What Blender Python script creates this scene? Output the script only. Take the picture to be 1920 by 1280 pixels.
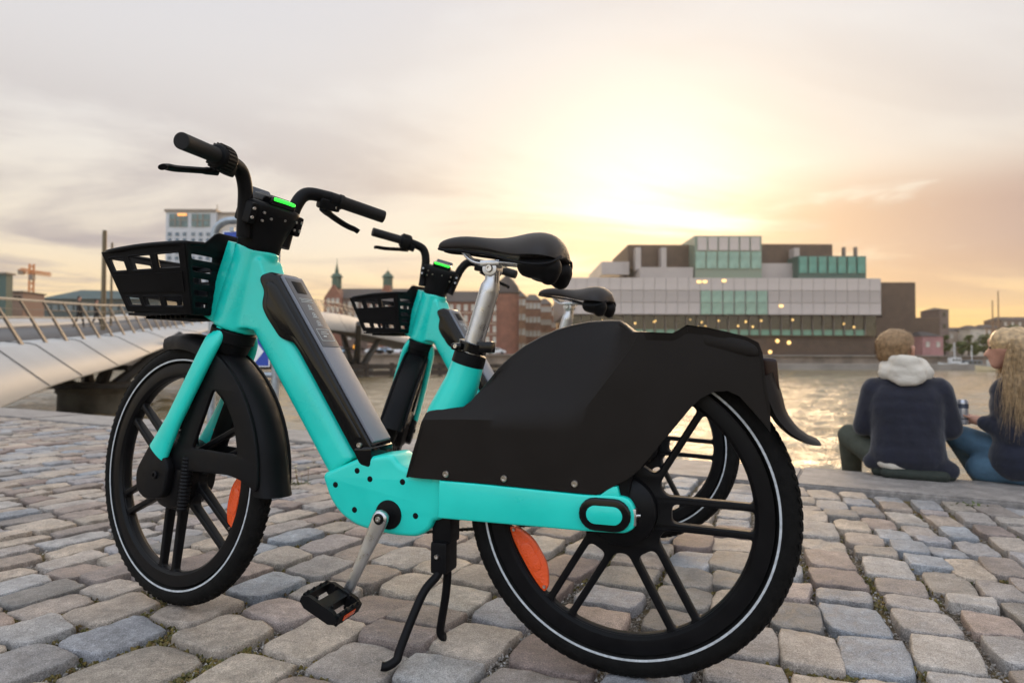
import bpy, bmesh, math, random
from mathutils import Vector, Matrix, noise
R_ = math.radians
scene = bpy.context.scene
for o in list(bpy.data.objects): bpy.data.objects.remove(o)
col = scene.collection

# ---------------------------------------------------------------- camera
FPX, PITCH, ROLL, CAMZ = 1222.1, 0.0244, 0.003, 0.65
cd = bpy.data.cameras.new('camera'); cam = bpy.data.objects.new('camera', cd); col.objects.link(cam)
cd.sensor_width = 36.0; cd.lens = FPX/1920*36; cd.clip_start = 0.05; cd.clip_end = 3000
_f = Vector((0, math.cos(PITCH), math.sin(PITCH))); _u = Vector((0, -math.sin(PITCH), math.cos(PITCH))); _r = Vector((1, 0, 0))
_r2 = _r*math.cos(ROLL)+_u*math.sin(ROLL); _u2 = _u*math.cos(ROLL)-_r*math.sin(ROLL)
cam.matrix_world = Matrix(((_r2.x, _u2.x, -_f.x, 0), (_r2.y, _u2.y, -_f.y, 0), (_r2.z, _u2.z, -_f.z, CAMZ), (0, 0, 0, 1)))
cd.dof.use_dof = True; cd.dof.focus_distance = 1.52; cd.dof.aperture_fstop = 3.6
scene.camera = cam

# ---------------------------------------------------------------- sun and sky
SUN_AZ, SUN_EL = R_(12.0), R_(9.6)
sund = Vector((math.sin(SUN_AZ)*math.cos(SUN_EL), math.cos(SUN_AZ)*math.cos(SUN_EL), math.sin(SUN_EL)))
sl = bpy.data.lights.new('sun', 'SUN'); sl.energy = 1.7; sl.angle = R_(28); sl.color = (1.0, .68, .38)
so = bpy.data.objects.new('sun', sl); col.objects.link(so); so.rotation_euler = sund.to_track_quat('Z', 'Y').to_euler()
world = bpy.data.worlds.new('World'); scene.world = world; world.use_nodes = True
def build_sky():
    nt = world.node_tree; N = nt.nodes; L = nt.links; N.clear()
    out = N.new('ShaderNodeOutputWorld'); bg = N.new('ShaderNodeBackground')
    L.new(bg.outputs[0], out.inputs[0])
    tc = N.new('ShaderNodeTexCoord'); sep = N.new('ShaderNodeSeparateXYZ'); L.new(tc.outputs['Generated'], sep.inputs[0])
    def m(op, a, b=None, c=None, clamp=False):
        n = N.new('ShaderNodeMath'); n.operation = op; n.use_clamp = clamp
        for i, v in enumerate((a, b, c)):
            if v is None: continue
            if isinstance(v, (int, float)): n.inputs[i].default_value = v
            else: L.new(v, n.inputs[i])
        return n.outputs[0]
    def mix(fac, a, b, mode='MIX'):
        n = N.new('ShaderNodeMix'); n.data_type = 'RGBA'; n.blend_type = mode
        for s, v in ((n.inputs[0], fac), (n.inputs[6], a), (n.inputs[7], b)):
            if isinstance(v, (int, float)): s.default_value = v
            elif isinstance(v, tuple): s.default_value = (*v, 1)
            else: L.new(v, s)
        return n.outputs[2]
    el = m('MAXIMUM', sep.outputs[2], 0.0)
    dn = N.new('ShaderNodeVectorMath'); dn.operation = 'DOT_PRODUCT'; L.new(tc.outputs['Generated'], dn.inputs[0]); dn.inputs[1].default_value = sund
    d = m('MAXIMUM', dn.outputs['Value'], 0.0)
    ramp = N.new('ShaderNodeValToRGB'); L.new(el, ramp.inputs[0]); r = ramp.color_ramp
    r.elements[0].position = 0; r.elements[0].color = (1.0, .66, .28, 1)
    r.elements[1].position = 1; r.elements[1].color = (1.3, 1.32, 1.35, 1)
    for p_, c in ((.07, (.98, .76, .46)), (.16, (.87, .775, .64)), (.30, (.81, .775, .74)), (.48, (.79, .795, .83)), (.75, (1.08, 1.08, 1.08))):
        e = r.elements.new(p_); e.color = (*c, 1)
    base = ramp.outputs[0]
    # warm glow round the low sun, thin veil of cloud
    g1 = m('POWER', d, 14.0); g2 = m('POWER', d, 34.0); g3 = m('POWER', d, 75.0)
    base = mix(m('MULTIPLY', g1, .38), base, (1.0, .74, .42))
    gl = mix(1.0, mix(g2, (0, 0, 0), (.12, .09, .05)), mix(g3, (0, 0, 0), (.50, .46, .38)), 'ADD')
    base = mix(1.0, base, gl, 'ADD')
    # clouds on a flat layer overhead: stretched bands near the horizon
    zz = m('ADD', el, .05)
    cx = m('DIVIDE', sep.outputs[0], zz); cy = m('DIVIDE', sep.outputs[1], zz)
    cmb = N.new('ShaderNodeCombineXYZ'); L.new(cx, cmb.inputs[0]); L.new(cy, cmb.inputs[1])
    nz = N.new('ShaderNodeTexNoise'); nz.inputs['Scale'].default_value = .42; nz.inputs['Detail'].default_value = 6; nz.inputs['Roughness'].default_value = .55; nz.inputs['Distortion'].default_value = .6
    mp = N.new('ShaderNodeMapping'); mp.inputs['Scale'].default_value = (.8, 1.15, 1); mp.inputs['Location'].default_value = (-5.2, 2.2, 0); L.new(cmb.outputs[0], mp.inputs[0]); L.new(mp.outputs[0], nz.inputs['Vector'])
    cr = N.new('ShaderNodeMapRange'); cr.interpolation_type = 'SMOOTHSTEP'; cr.inputs[1].default_value = .42; cr.inputs[2].default_value = .58; L.new(nz.outputs[0], cr.inputs[0])
    lowm = N.new('ShaderNodeMapRange'); lowm.interpolation_type = 'SMOOTHSTEP'; lowm.inputs[1].default_value = .42; lowm.inputs[2].default_value = .12; L.new(el, lowm.inputs[0])
    low2 = N.new('ShaderNodeMapRange'); low2.interpolation_type = 'SMOOTHSTEP'; low2.inputs[1].default_value = .03; low2.inputs[2].default_value = .10; L.new(el, low2.inputs[0])
    cm = m('MULTIPLY', m('MULTIPLY', cr.outputs[0], low2.outputs[0]), m('ADD', m('MULTIPLY', lowm.outputs[0], .74), .18))
    ccol = mix(m('POWER', d, 22.0), (.42, .37, .39), (.95, .64, .36))
    base = mix(cm, base, ccol)
    # cloud bank lying low to the right of the sun
    c2 = N.new('ShaderNodeCombineXYZ'); L.new(m('MULTIPLY', sep.outputs[0], 2.6), c2.inputs[0]); L.new(m('MULTIPLY', sep.outputs[1], 2.6), c2.inputs[1]); L.new(m('MULTIPLY', sep.outputs[2], 15.0), c2.inputs[2])
    n2 = N.new('ShaderNodeTexNoise'); n2.inputs['Scale'].default_value = 1.25; n2.inputs['Detail'].default_value = 7; n2.inputs['Roughness'].default_value = .58; n2.inputs['Distortion'].default_value = .5; L.new(c2.outputs[0], n2.inputs['Vector'])
    def sst(v, a, b):
        q = N.new('ShaderNodeMapRange'); q.interpolation_type = 'SMOOTHSTEP'; q.inputs[1].default_value = a; q.inputs[2].default_value = b; L.new(v, q.inputs[0]); return q.outputs[0]
    band = m('MULTIPLY', sst(el, .065, .13), sst(el, .285, .19))
    az = sst(sep.outputs[0], .16, .50)
    bk_ = m('MULTIPLY', m('MULTIPLY', sst(m('ADD', n2.outputs[0], m('MULTIPLY', az, .10)), .46, .60), band), az)
    base = mix(m('MULTIPLY', bk_, .95), base, mix(m('POWER', d, 14.0), (.40, .295, .30), (.98, .62, .33)))
    # orange break under the cloud bank
    nb = N.new('ShaderNodeMapRange'); nb.interpolation_type = 'SMOOTHSTEP'; nb.inputs[1].default_value = .16; nb.inputs[2].default_value = .02; L.new(el, nb.inputs[0])
    base = mix(m('MULTIPLY', m('MULTIPLY', nb.outputs[0], m('POWER', d, 4.0)), .85), base, (1.0, .55, .14))
    # unseen sky opposite the sun, brightened and tinted blue as added fill light
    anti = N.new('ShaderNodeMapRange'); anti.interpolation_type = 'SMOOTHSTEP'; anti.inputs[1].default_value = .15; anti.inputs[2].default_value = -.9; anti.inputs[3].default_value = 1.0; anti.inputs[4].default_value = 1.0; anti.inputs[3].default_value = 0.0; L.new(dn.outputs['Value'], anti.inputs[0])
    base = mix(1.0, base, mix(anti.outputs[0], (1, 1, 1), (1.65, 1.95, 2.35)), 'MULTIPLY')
    sky = N.new('ShaderNodeTexSky'); sky.sky_type = 'NISHITA'; sky.sun_disc = False; sky.sun_elevation = SUN_EL; sky.sun_rotation = SUN_AZ; sky.air_density = 1.0; sky.dust_density = 2.5
    sk = mix(1.0, sky.outputs[0], (.05, .05, .05), 'MULTIPLY')
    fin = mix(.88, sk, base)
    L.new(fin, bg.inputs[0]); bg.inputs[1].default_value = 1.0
build_sky()
scene.view_settings.view_transform = 'Standard'; scene.view_settings.look = 'None'
scene.view_settings.exposure = 0.20; scene.view_settings.gamma = 1.0
scene.render.engine = 'CYCLES'

# ---------------------------------------------------------------- helpers
def px(x, y, d):
    """photo pixel + distance along y -> world point"""
    v = _r2*((x-960)/FPX)+_u2*((640-y)/FPX)+_f
    return Vector((0, 0, CAMZ))+v*(d/v.y)
def tag(o, label=None, cat=None, group=None, kind=None):
    if label: o['label'] = label
    if cat: o['category'] = cat
    if group: o['group'] = group
    if kind: o['kind'] = kind
    return o
def empty(name, loc=(0, 0, 0), rz=0):
    o = bpy.data.objects.new(name, None); col.objects.link(o); o.location = loc; o.rotation_euler = (0, 0, rz); o.empty_display_size = .1; return o
def link(name, me, mat, parent=None, smooth=True, angle=40):
    if mat is not None and not me.materials: me.materials.append(mat)
    if smooth:
        me.polygons.foreach_set('use_smooth', [True]*len(me.polygons))
        if angle < 180:
            try: me.set_sharp_from_angle(angle=R_(angle))
            except Exception: pass
    o = bpy.data.objects.new(name, me); col.objects.link(o)
    if parent: o.parent = parent
    return o
def from_data(name, v, f, mat, parent=None, smooth=True, angle=40):
    me = bpy.data.meshes.new(name); me.from_pydata([tuple(a) for a in v], [], f); me.update()
    bm = bmesh.new(); bm.from_mesh(me); bmesh.ops.recalc_face_normals(bm, faces=bm.faces); bm.to_mesh(me); bm.free()
    return link(name, me, mat, parent, smooth, angle)
class MB:
    """collects geometry of ONE piece"""
    def __init__(s): s.v = []; s.f = []
    def add(s, v, f):
        b = len(s.v); s.v += [tuple(a) for a in v]; s.f += [tuple(i+b for i in q) for q in f]; return s
    def box(s, c, d, rot=None):
        v = [Vector((x*d[0]/2, y*d[1]/2, z*d[2]/2)) for x in (-1, 1) for y in (-1, 1) for z in (-1, 1)]
        if rot is not None: v = [rot @ a for a in v]
        v = [a+Vector(c) for a in v]
        return s.add(v, [(0, 1, 3, 2), (4, 6, 7, 5), (0, 4, 5, 1), (2, 3, 7, 6), (0, 2, 6, 4), (1, 5, 7, 3)])
    def tube(s, pts, rad, n=10, caps=True, squash=None):
        pts = [Vector(p) for p in pts]; m = len(pts)
        if not hasattr(rad, '__len__'): rad = [rad]*m
        t0 = (pts[1]-pts[0]).normalized(); ref = Vector((0, 0, 1)) if abs(t0.z) < .9 else Vector((1, 0, 0))
        u = t0.cross(ref).normalized(); rings = []
        for i, p in enumerate(pts):
            t = (pts[min(i+1, m-1)]-pts[max(i-1, 0)]).normalized()
            u = (u-t*u.dot(t)).normalized(); w = t.cross(u)
            q = squash if squash else (1, 1)
            rings.append([p+(u*math.cos(a)*q[0]+w*math.sin(a)*q[1])*rad[i] for a in [2*math.pi*k/n for k in range(n)]])
        return s.loft(rings, caps)
    def loft(s, rings, caps=True, closed=False):
        n = len(rings[0]); v = [p for r in rings for p in r]; f = []
        m = len(rings)
        for i in range(m if closed else m-1):
            j = (i+1) % m
            for k in range(n):
                f.append((i*n+k, i*n+(k+1) % n, j*n+(k+1) % n, j*n+k))
        if caps and not closed: f += [tuple(range(n))[::-1], tuple(range((m-1)*n, m*n))]
        return s.add(v, f)
    def lathe(s, prof, n=48, c=(0, 0, 0), axis='y', closed=True, arc=None):
        """prof: (radius, along); axis y: wheel in xz plane"""
        rings = []
        for (r, h) in prof:
            ring = []
            for k in range(n):
                a = 2*math.pi*k/n
                if axis == 'y': ring.append(Vector(c)+Vector((r*math.cos(a), h, r*math.sin(a))))
                elif axis == 'z': ring.append(Vector(c)+Vector((r*math.cos(a), r*math.sin(a), h)))
                else: ring.append(Vector(c)+Vector((h, r*math.cos(a), r*math.sin(a))))
            rings.append(ring)
        return s.loft(rings, caps=not closed, closed=closed)
    def build(s, name, mat, parent=None, smooth=True, angle=40):
        return from_data(name, s.v, s.f, mat, parent, smooth, angle)
def tube_between(a, b, r, n=10, r2=None): return MB().tube([a, b], [r, r if r2 is None else r2], n)
def bez(pts, n=8):
    """Catmull-Rom through points"""
    P = [Vector(p) for p in pts]; out = []
    for i in range(len(P)-1):
        p0 = P[max(i-1, 0)]; p1 = P[i]; p2 = P[i+1]; p3 = P[min(i+2, len(P)-1)]
        for k in range(n):
            t = k/n
            out.append(.5*((2*p1)+(p2-p0)*t+(2*p0-5*p1+4*p2-p3)*t*t+(3*p1-p0-3*p2+p3)*t**3))
    out.append(P[-1]); return out
def round_poly(pts, r=.01, n=4):
    """round the corners of a 2D polygon"""
    out = []; m = len(pts); P = [Vector((p[0], p[1])) for p in pts]
    rr = r if hasattr(r, '__len__') else [r]*m
    for i in range(m):
        a, b, c = P[i-1], P[i], P[(i+1) % m]
        if rr[i] < .0025 and r is not None and hasattr(r, '__len__'): out.append(b.copy()); continue
        e1 = a-b; e2 = c-b; d = min(rr[i], e1.length*.45, e2.length*.45)
        p1 = b+e1.normalized()*d; p2 = b+e2.normalized()*d
        for k in range(n+1):
            t = k/n; out.append((1-t)**2*p1+2*t*(1-t)*b+t*t*p2)
    ded = []
    for q in out:
        if not ded or (q-ded[-1]).length > 1e-4: ded.append(q)
    if (ded[0]-ded[-1]).length < 1e-4: ded.pop()
    return ded
def offset_poly(poly, d):
    P = [Vector((q[0], q[1])) for q in poly]; n = len(P); ar = sum(P[i].x*P[(i+1) % n].y-P[(i+1) % n].x*P[i].y for i in range(n)); s = 1 if ar > 0 else -1; out = []
    for i in range(n):
        e1 = (P[i]-P[i-1]).normalized(); e2 = (P[(i+1) % n]-P[i]).normalized(); n1 = Vector((e1.y, -e1.x))*s; n2 = Vector((e2.y, -e2.x))*s; b = n1+n2
        k = b.length_squared
        out.append(P[i]+(b*(2/k) if k > .6 else b.normalized()*1.6 if k > 1e-6 else n1)*d)
    return out
def plate_mesh(outline, holes=(), thick=.02, bevel=.003, res=1, inset=False):
    """flat plate with holes; 2D x,y -> mesh in xy plane, thickness along z"""
    cu = bpy.data.curves.new('c', 'CURVE'); cu.dimensions = '2D'; cu.fill_mode = 'BOTH'
    for pi_, poly in enumerate([outline]+list(holes)):
        if inset: poly = offset_poly(poly, -bevel if pi_ == 0 else bevel)
        sp = cu.splines.new('POLY'); sp.points.add(len(poly)-1); sp.use_cyclic_u = True
        for i, q in enumerate(poly): sp.points[i].co = (q[0], q[1], 0, 1)
    cu.extrude = max(thick/2-bevel, 1e-5); cu.bevel_depth = bevel; cu.bevel_resolution = res; cu.offset = 0
    o = bpy.data.objects.new('c', cu); col.objects.link(o)
    dg = bpy.context.evaluated_depsgraph_get(); me = bpy.data.meshes.new_from_object(o.evaluated_get(dg))
    bpy.data.objects.remove(o); bpy.data.curves.remove(cu)
    bm = bmesh.new(); bm.from_mesh(me); bmesh.ops.remove_doubles(bm, verts=bm.verts, dist=1e-5); bm.to_mesh(me); bm.free()
    me.materials.clear(); return me
def plate(name, outline, mat, parent=None, y=0., holes=(), thick=.02, bevel=.003, fn=None, smooth=True, res=1, inset=False):
    """plate whose 2D coordinates are (x,z); y is its middle"""
    me = plate_mesh(outline, holes, thick, bevel, res, inset)
    for v in me.vertices:
        a, b, c = v.co
        v.co = fn(a, b, c) if fn else (a, y+c, b)
    bm = bmesh.new(); bm.from_mesh(me); bmesh.ops.recalc_face_normals(bm, faces=bm.faces); bm.to_mesh(me); bm.free()
    return link(name, me, mat, parent, smooth, 35)
def eval_mods(o):
    dg = bpy.context.evaluated_depsgraph_get(); me = bpy.data.meshes.new_from_object(o.evaluated_get(dg)); o.modifiers.clear(); old = o.data; o.data = me; bpy.data.meshes.remove(old); return o
def bevel_box(name, c, d, mat, parent=None, b=.004, rot=None, seg=2):
    bm = bmesh.new(); bmesh.ops.create_cube(bm, size=1.0)
    for v in bm.verts: v.co = Vector((v.co.x*d[0], v.co.y*d[1], v.co.z*d[2]))
    bmesh.ops.bevel(bm, geom=list(bm.edges), offset=b, segments=seg, affect='EDGES', profile=.6)
    for v in bm.verts: v.co = (rot @ v.co if rot is not None else v.co)+Vector(c)
    me = bpy.data.meshes.new(name); bm.to_mesh(me); bm.free(); return link(name, me, mat, parent, True, 30)
def capsule_pts(a, b, ra, rb, n=12, m=4):
    """closed tapered capsule rings"""
    a = Vector(a); b = Vector(b); t = (b-a)
    if t.length < 1e-6: t = Vector((0, 0, 1e-4))
    t.normalize(); u = t.orthogonal().normalized(); w = t.cross(u); rings = []
    for k in range(m+1):
        an = -math.pi/2+math.pi/2*k/m; c = a+t*ra*math.sin(an); r = max(ra*math.cos(an), ra*.02)
        rings.append([c+(u*math.cos(x)+w*math.sin(x))*r for x in [2*math.pi*i/n for i in range(n)]])
    for k in range(m+1):
        an = math.pi/2*k/m; c = b+t*rb*math.sin(an); r = max(rb*math.cos(an), rb*.02)
        rings.append([c+(u*math.cos(x)+w*math.sin(x))*r for x in [2*math.pi*i/n for i in range(n)]])
    return rings
def organic(name, caps, mat, parent=None, voxel=.012, smooth=6, disp=None):
    """one continuous skin over tapered capsules (a, b, ra, rb)"""
    mb = MB()
    for (a, b, ra, rb) in caps: mb.loft(capsule_pts(a, b, ra, rb))
    o = mb.build(name, mat, parent)
    md = o.modifiers.new('r', 'REMESH'); md.mode = 'VOXEL'; md.voxel_size = voxel
    ms = o.modifiers.new('s', 'SMOOTH'); ms.factor = .6; ms.iterations = smooth
    eval_mods(o)
    if disp:
        nr = [v.normal.copy() for v in o.data.vertices]
        for v, q in zip(o.data.vertices, nr): v.co += q*disp(v.co)
    o.data.polygons.foreach_set('use_smooth', [True]*len(o.data.polygons))
    if not o.data.materials: o.data.materials.append(mat)
    return o

# ---------------------------------------------------------------- materials
MATS = {}
def mat(name, color, rough=.5, metal=0., var=0., vscale=20., bump=0., bscale=200., rvar=0., spec=.5, coat=0., emit=None, estr=0., detail=4, trans=0., alpha=1., sheen=0.):
    if name in MATS: return MATS[name]
    m = bpy.data.materials.new(name); m.use_nodes = True; nt = m.node_tree; N = nt.nodes; L = nt.links
    b = N['Principled BSDF']; b.inputs['Base Color'].default_value = (*color, 1); b.inputs['Roughness'].default_value = rough; b.inputs['Metallic'].default_value = metal
    b.inputs['Specular IOR Level'].default_value = spec; b.inputs['Coat Weight'].default_value = coat; b.inputs['Coat Roughness'].default_value = .12
    b.inputs['Transmission Weight'].default_value = trans; b.inputs['Sheen Weight'].default_value = sheen
    if emit: b.inputs['Emission Color'].default_value = (*emit, 1); b.inputs['Emission Strength'].default_value = estr
    tc = N.new('ShaderNodeTexCoord')
    if var or rvar:
        nz = N.new('ShaderNodeTexNoise'); nz.inputs['Scale'].default_value = vscale; nz.inputs['Detail'].default_value = detail; L.new(tc.outputs['Object'], nz.inputs['Vector'])
        if var:
            mr = N.new('ShaderNodeMapRange'); mr.inputs[1].default_value = .3; mr.inputs[2].default_value = .7; mr.inputs[3].default_value = 1-var; mr.inputs[4].default_value = 1+var; L.new(nz.outputs[0], mr.inputs[0])
            mx = N.new('ShaderNodeMix'); mx.data_type = 'RGBA'; mx.blend_type = 'MULTIPLY'; mx.inputs[0].default_value = 1; mx.inputs[6].default_value = (*color, 1); L.new(mr.outputs[0], mx.inputs[7]); L.new(mx.outputs[2], b.inputs['Base Color'])
        if rvar:
            mr = N.new('ShaderNodeMapRange'); mr.inputs[1].default_value = .3; mr.inputs[2].default_value = .7; mr.inputs[3].default_value = max(rough-rvar, .02); mr.inputs[4].default_value = min(rough+rvar, 1); L.new(nz.outputs[0], mr.inputs[0]); L.new(mr.outputs[0], b.inputs['Roughness'])
    if bump:
        n2 = N.new('ShaderNodeTexNoise'); n2.inputs['Scale'].default_value = bscale; n2.inputs['Detail'].default_value = 3; L.new(tc.outputs['Object'], n2.inputs['Vector'])
        bp = N.new('ShaderNodeBump'); bp.inputs['Strength'].default_value = bump; bp.inputs['Distance'].default_value = .01; L.new(n2.outputs[0], bp.inputs['Height']); L.new(bp.outputs[0], b.inputs['Normal'])
    MATS[name] = m; return m
TEAL = mat('teal_paint', (.007, .68, .575), .36, var=.07, vscale=9, rvar=.12, coat=.25, bump=.05, bscale=420, detail=8)
BLK = mat('black_plastic', (.005, .005, .006), .48, spec=.13, var=.15, vscale=30, rvar=.08, bump=.06, bscale=900)
COVER = mat('cover_plastic', (.012, .0095, .0085), .40, spec=.16, var=.12, vscale=9, rvar=.06, bump=.10, bscale=1400)
GLOSS = mat('gloss_black', (.004, .004, .005), .17, rvar=.05, vscale=15, spec=.3)
RUB = mat('tyre_rubber', (.0065, .0063, .0062), .75, spec=.12, var=.35, vscale=40, bump=.25, bscale=350)
RIM = mat('rim_black', (.005, .005, .006), .40, spec=.15, rvar=.08, vscale=25, var=.15)
GRIP = mat('grip_rubber', (.010, .009, .009), .62, spec=.25, bump=.15, bscale=700)
SILV = mat('brushed_silver', (.55, .55, .56), .32, .95, rvar=.08, vscale=60, bump=.03, bscale=400)
STEEL = mat('bolt_steel', (.6, .57, .53), .28, 1.0)
BATT = mat('battery_silver', (.19, .20, .235), .42, 0., rvar=.05, vscale=40, bump=.03, bscale=900)
LABEL = mat('label_grey', (.10, .098, .105), .4, var=.05)
PRINT = mat('label_print', (.55, .6, .6), .5)
STRIPE = mat('reflective_stripe', (.50, .53, .56), .35, var=.2, vscale=120)
ORANGE = mat('orange_reflector', (.95, .10, .008), .18, coat=.6, bump=.5, bscale=260, emit=(1, .1, .0), estr=.0)
LED = mat('green_led', (.02, .3, .02), .3, emit=(.03, 1, .05), estr=1.6)
SADDLE = mat('saddle_vinyl', (.018, .014, .013), .42, spec=.3, var=.15, vscale=30, bump=.12, bscale=900)
CHAIN = mat('chain_steel', (.05, .042, .036), .45, .7)
GALV = mat('galvanised_steel', (.33, .37, .41), .42, .75, var=.22, vscale=35, rvar=.1)
SIGNB = mat('sign_blue', (.012, .055, .36), .35)
SIGNW = mat('sign_white', (.78, .80, .82), .4)
REDL = mat('tail_lens', (.02, .006, .005), .25, spec=.3)
# ---------------------------------------------------------------- ground: quay, kerb, water
QN = Vector((.468, .884, 0)); QT = Vector((.884, -.468, 0)); QE = 4.20; QI = 3.63
def qpt(u, v, z=0.): p = QN*u+QT*v; return Vector((p.x, p.y, z))
def stone_mat(name, ramp, bump=.55, speck=.5):
    m = bpy.data.materials.new(name); m.use_nodes = True; nt = m.node_tree; N = nt.nodes; L = nt.links; b = N['Principled BSDF']
    tc = N.new('ShaderNodeTexCoord'); oi = N.new('ShaderNodeObjectInfo'); ge = N.new('ShaderNodeNewGeometry')
    ad = N.new('ShaderNodeMath'); ad.operation = 'ADD'; L.new(oi.outputs['Random'], ad.inputs[0]); L.new(ge.outputs['Random Per Island'], ad.inputs[1])
    fr = N.new('ShaderNodeMath'); fr.operation = 'FRACT'; L.new(ad.outputs[0], fr.inputs[0])
    rp = N.new('ShaderNodeValToRGB'); rp.color_ramp.interpolation = 'LINEAR'; L.new(fr.outputs[0], rp.inputs[0])
    el = rp.color_ramp.elements
    el[0].position = 0; el[0].color = (*ramp[0], 1); el[1].position = 1; el[1].color = (*ramp[-1], 1)
    for i, c in enumerate(ramp[1:-1]): e = el.new((i+1)/(len(ramp)-1)); e.color = (*c, 1)
    def nz(scale, detail=5, rough=.6):
        n = N.new('ShaderNodeTexNoise'); n.inputs['Scale'].default_value = scale; n.inputs['Detail'].default_value = detail; n.inputs['Roughness'].default_value = rough; L.new(ge.outputs['Position'], n.inputs['Vector']); return n.outputs[0]
    def mr(v, a, b_, c, d):
        n = N.new('ShaderNodeMapRange'); n.inputs[1].default_value = a; n.inputs[2].default_value = b_; n.inputs[3].default_value = c; n.inputs[4].default_value = d; L.new(v, n.inputs[0]); return n.outputs[0]
    def mul(a, v, f=1.):
        n = N.new('ShaderNodeMix'); n.data_type = 'RGBA'; n.blend_type = 'MULTIPLY'; n.inputs[0].default_value = f; L.new(a, n.inputs[6]); L.new(v, n.inputs[7]); return n.outputs[2]
    big = nz(9, 5); mid = nz(45, 6, .7); fine = nz(330, 3, .7); grain = nz(700, 2, .6)
    c = mul(rp.outputs[0], mr(big, .3, .7, .72, 1.25)); c = mul(c, mr(mid, .3, .72, .60, 1.26)); c = mul(c, mr(fine, .32, .68, 1-speck, 1+speck)); c = mul(c, mr(grain, .3, .7, .75, 1.25))
    L.new(c, b.inputs['Base Color'])
    L.new(mr(mid, .3, .7, .42, .78), b.inputs['Roughness']); b.inputs['Specular IOR Level'].default_value = .5
    h = N.new('ShaderNodeMath'); h.operation = 'MULTIPLY_ADD'; L.new(fine, h.inputs[0]); h.inputs[1].default_value = .35; L.new(mid, h.inputs[2])
    bp = N.new('ShaderNodeBump'); bp.inputs['Strength'].default_value = bump; bp.inputs['Distance'].default_value = .012; L.new(h.outputs[0], bp.inputs['Height']); L.new(bp.outputs[0], b.inputs['Normal'])
    return m
STONE = stone_mat('granite_setts', [(.37, .30, .245), (.27, .285, .31), (.43, .36, .295), (.215, .16, .14), (.35, .315, .29), (.46, .375, .295), (.19, .18, .17), (.38, .285, .235), (.295, .32, .355), (.46, .39, .32), (.25, .20, .17)])
KERB = stone_mat('kerb_granite', [(.27, .245, .23), (.31, .285, .265), (.25, .23, .22), (.29, .26, .24)], .35, .3)
def grit_mat():
    m = bpy.data.materials.new('joint_grit'); m.use_nodes = True; nt = m.node_tree; N = nt.nodes; L = nt.links; b = N['Principled BSDF']
    ge = N.new('ShaderNodeNewGeometry')
    v = N.new('ShaderNodeTexVoronoi'); v.inputs['Scale'].default_value = 190; L.new(ge.outputs['Position'], v.inputs['Vector'])
    n = N.new('ShaderNodeTexNoise'); n.inputs['Scale'].default_value = 7; n.inputs['Detail'].default_value = 5; L.new(ge.outputs['Position'], n.inputs['Vector'])
    hs = N.new('ShaderNodeSeparateColor'); L.new(v.outputs['Color'], hs.inputs[0])
    r1 = N.new('ShaderNodeValToRGB'); L.new(hs.outputs[0], r1.inputs[0]); e = r1.color_ramp.elements; e[0].color = (.035, .027, .02, 1); e[1].color = (.34, .30, .26, 1); x = e.new(.55); x.color = (.10, .08, .06, 1)
    r2 = N.new('ShaderNodeValToRGB'); L.new(n.outputs[0], r2.inputs[0]); e = r2.color_ramp.elements; e[0].position = .45; e[0].color = (0, 0, 0, 1); e[1].position = .62; e[1].color = (1, 1, 1, 1)
    mx = N.new('ShaderNodeMix'); mx.data_type = 'RGBA'; L.new(r2.outputs[0], mx.inputs[0]); L.new(r1.outputs[0], mx.inputs[6]); mx.inputs[7].default_value = (.13, .095, .035, 1); L.new(mx.outputs[2], b.inputs['Base Color'])
    b.inputs['Roughness'].default_value = .9
    bp = N.new('ShaderNodeBump'); bp.inputs['Strength'].default_value = 1; bp.inputs['Distance'].default_value = .006; bp.invert = True; L.new(v.outputs['Distance'], bp.inputs['Height']); L.new(bp.outputs[0], b.inputs['Normal'])
    return m
GRIT = grit_mat()
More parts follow.
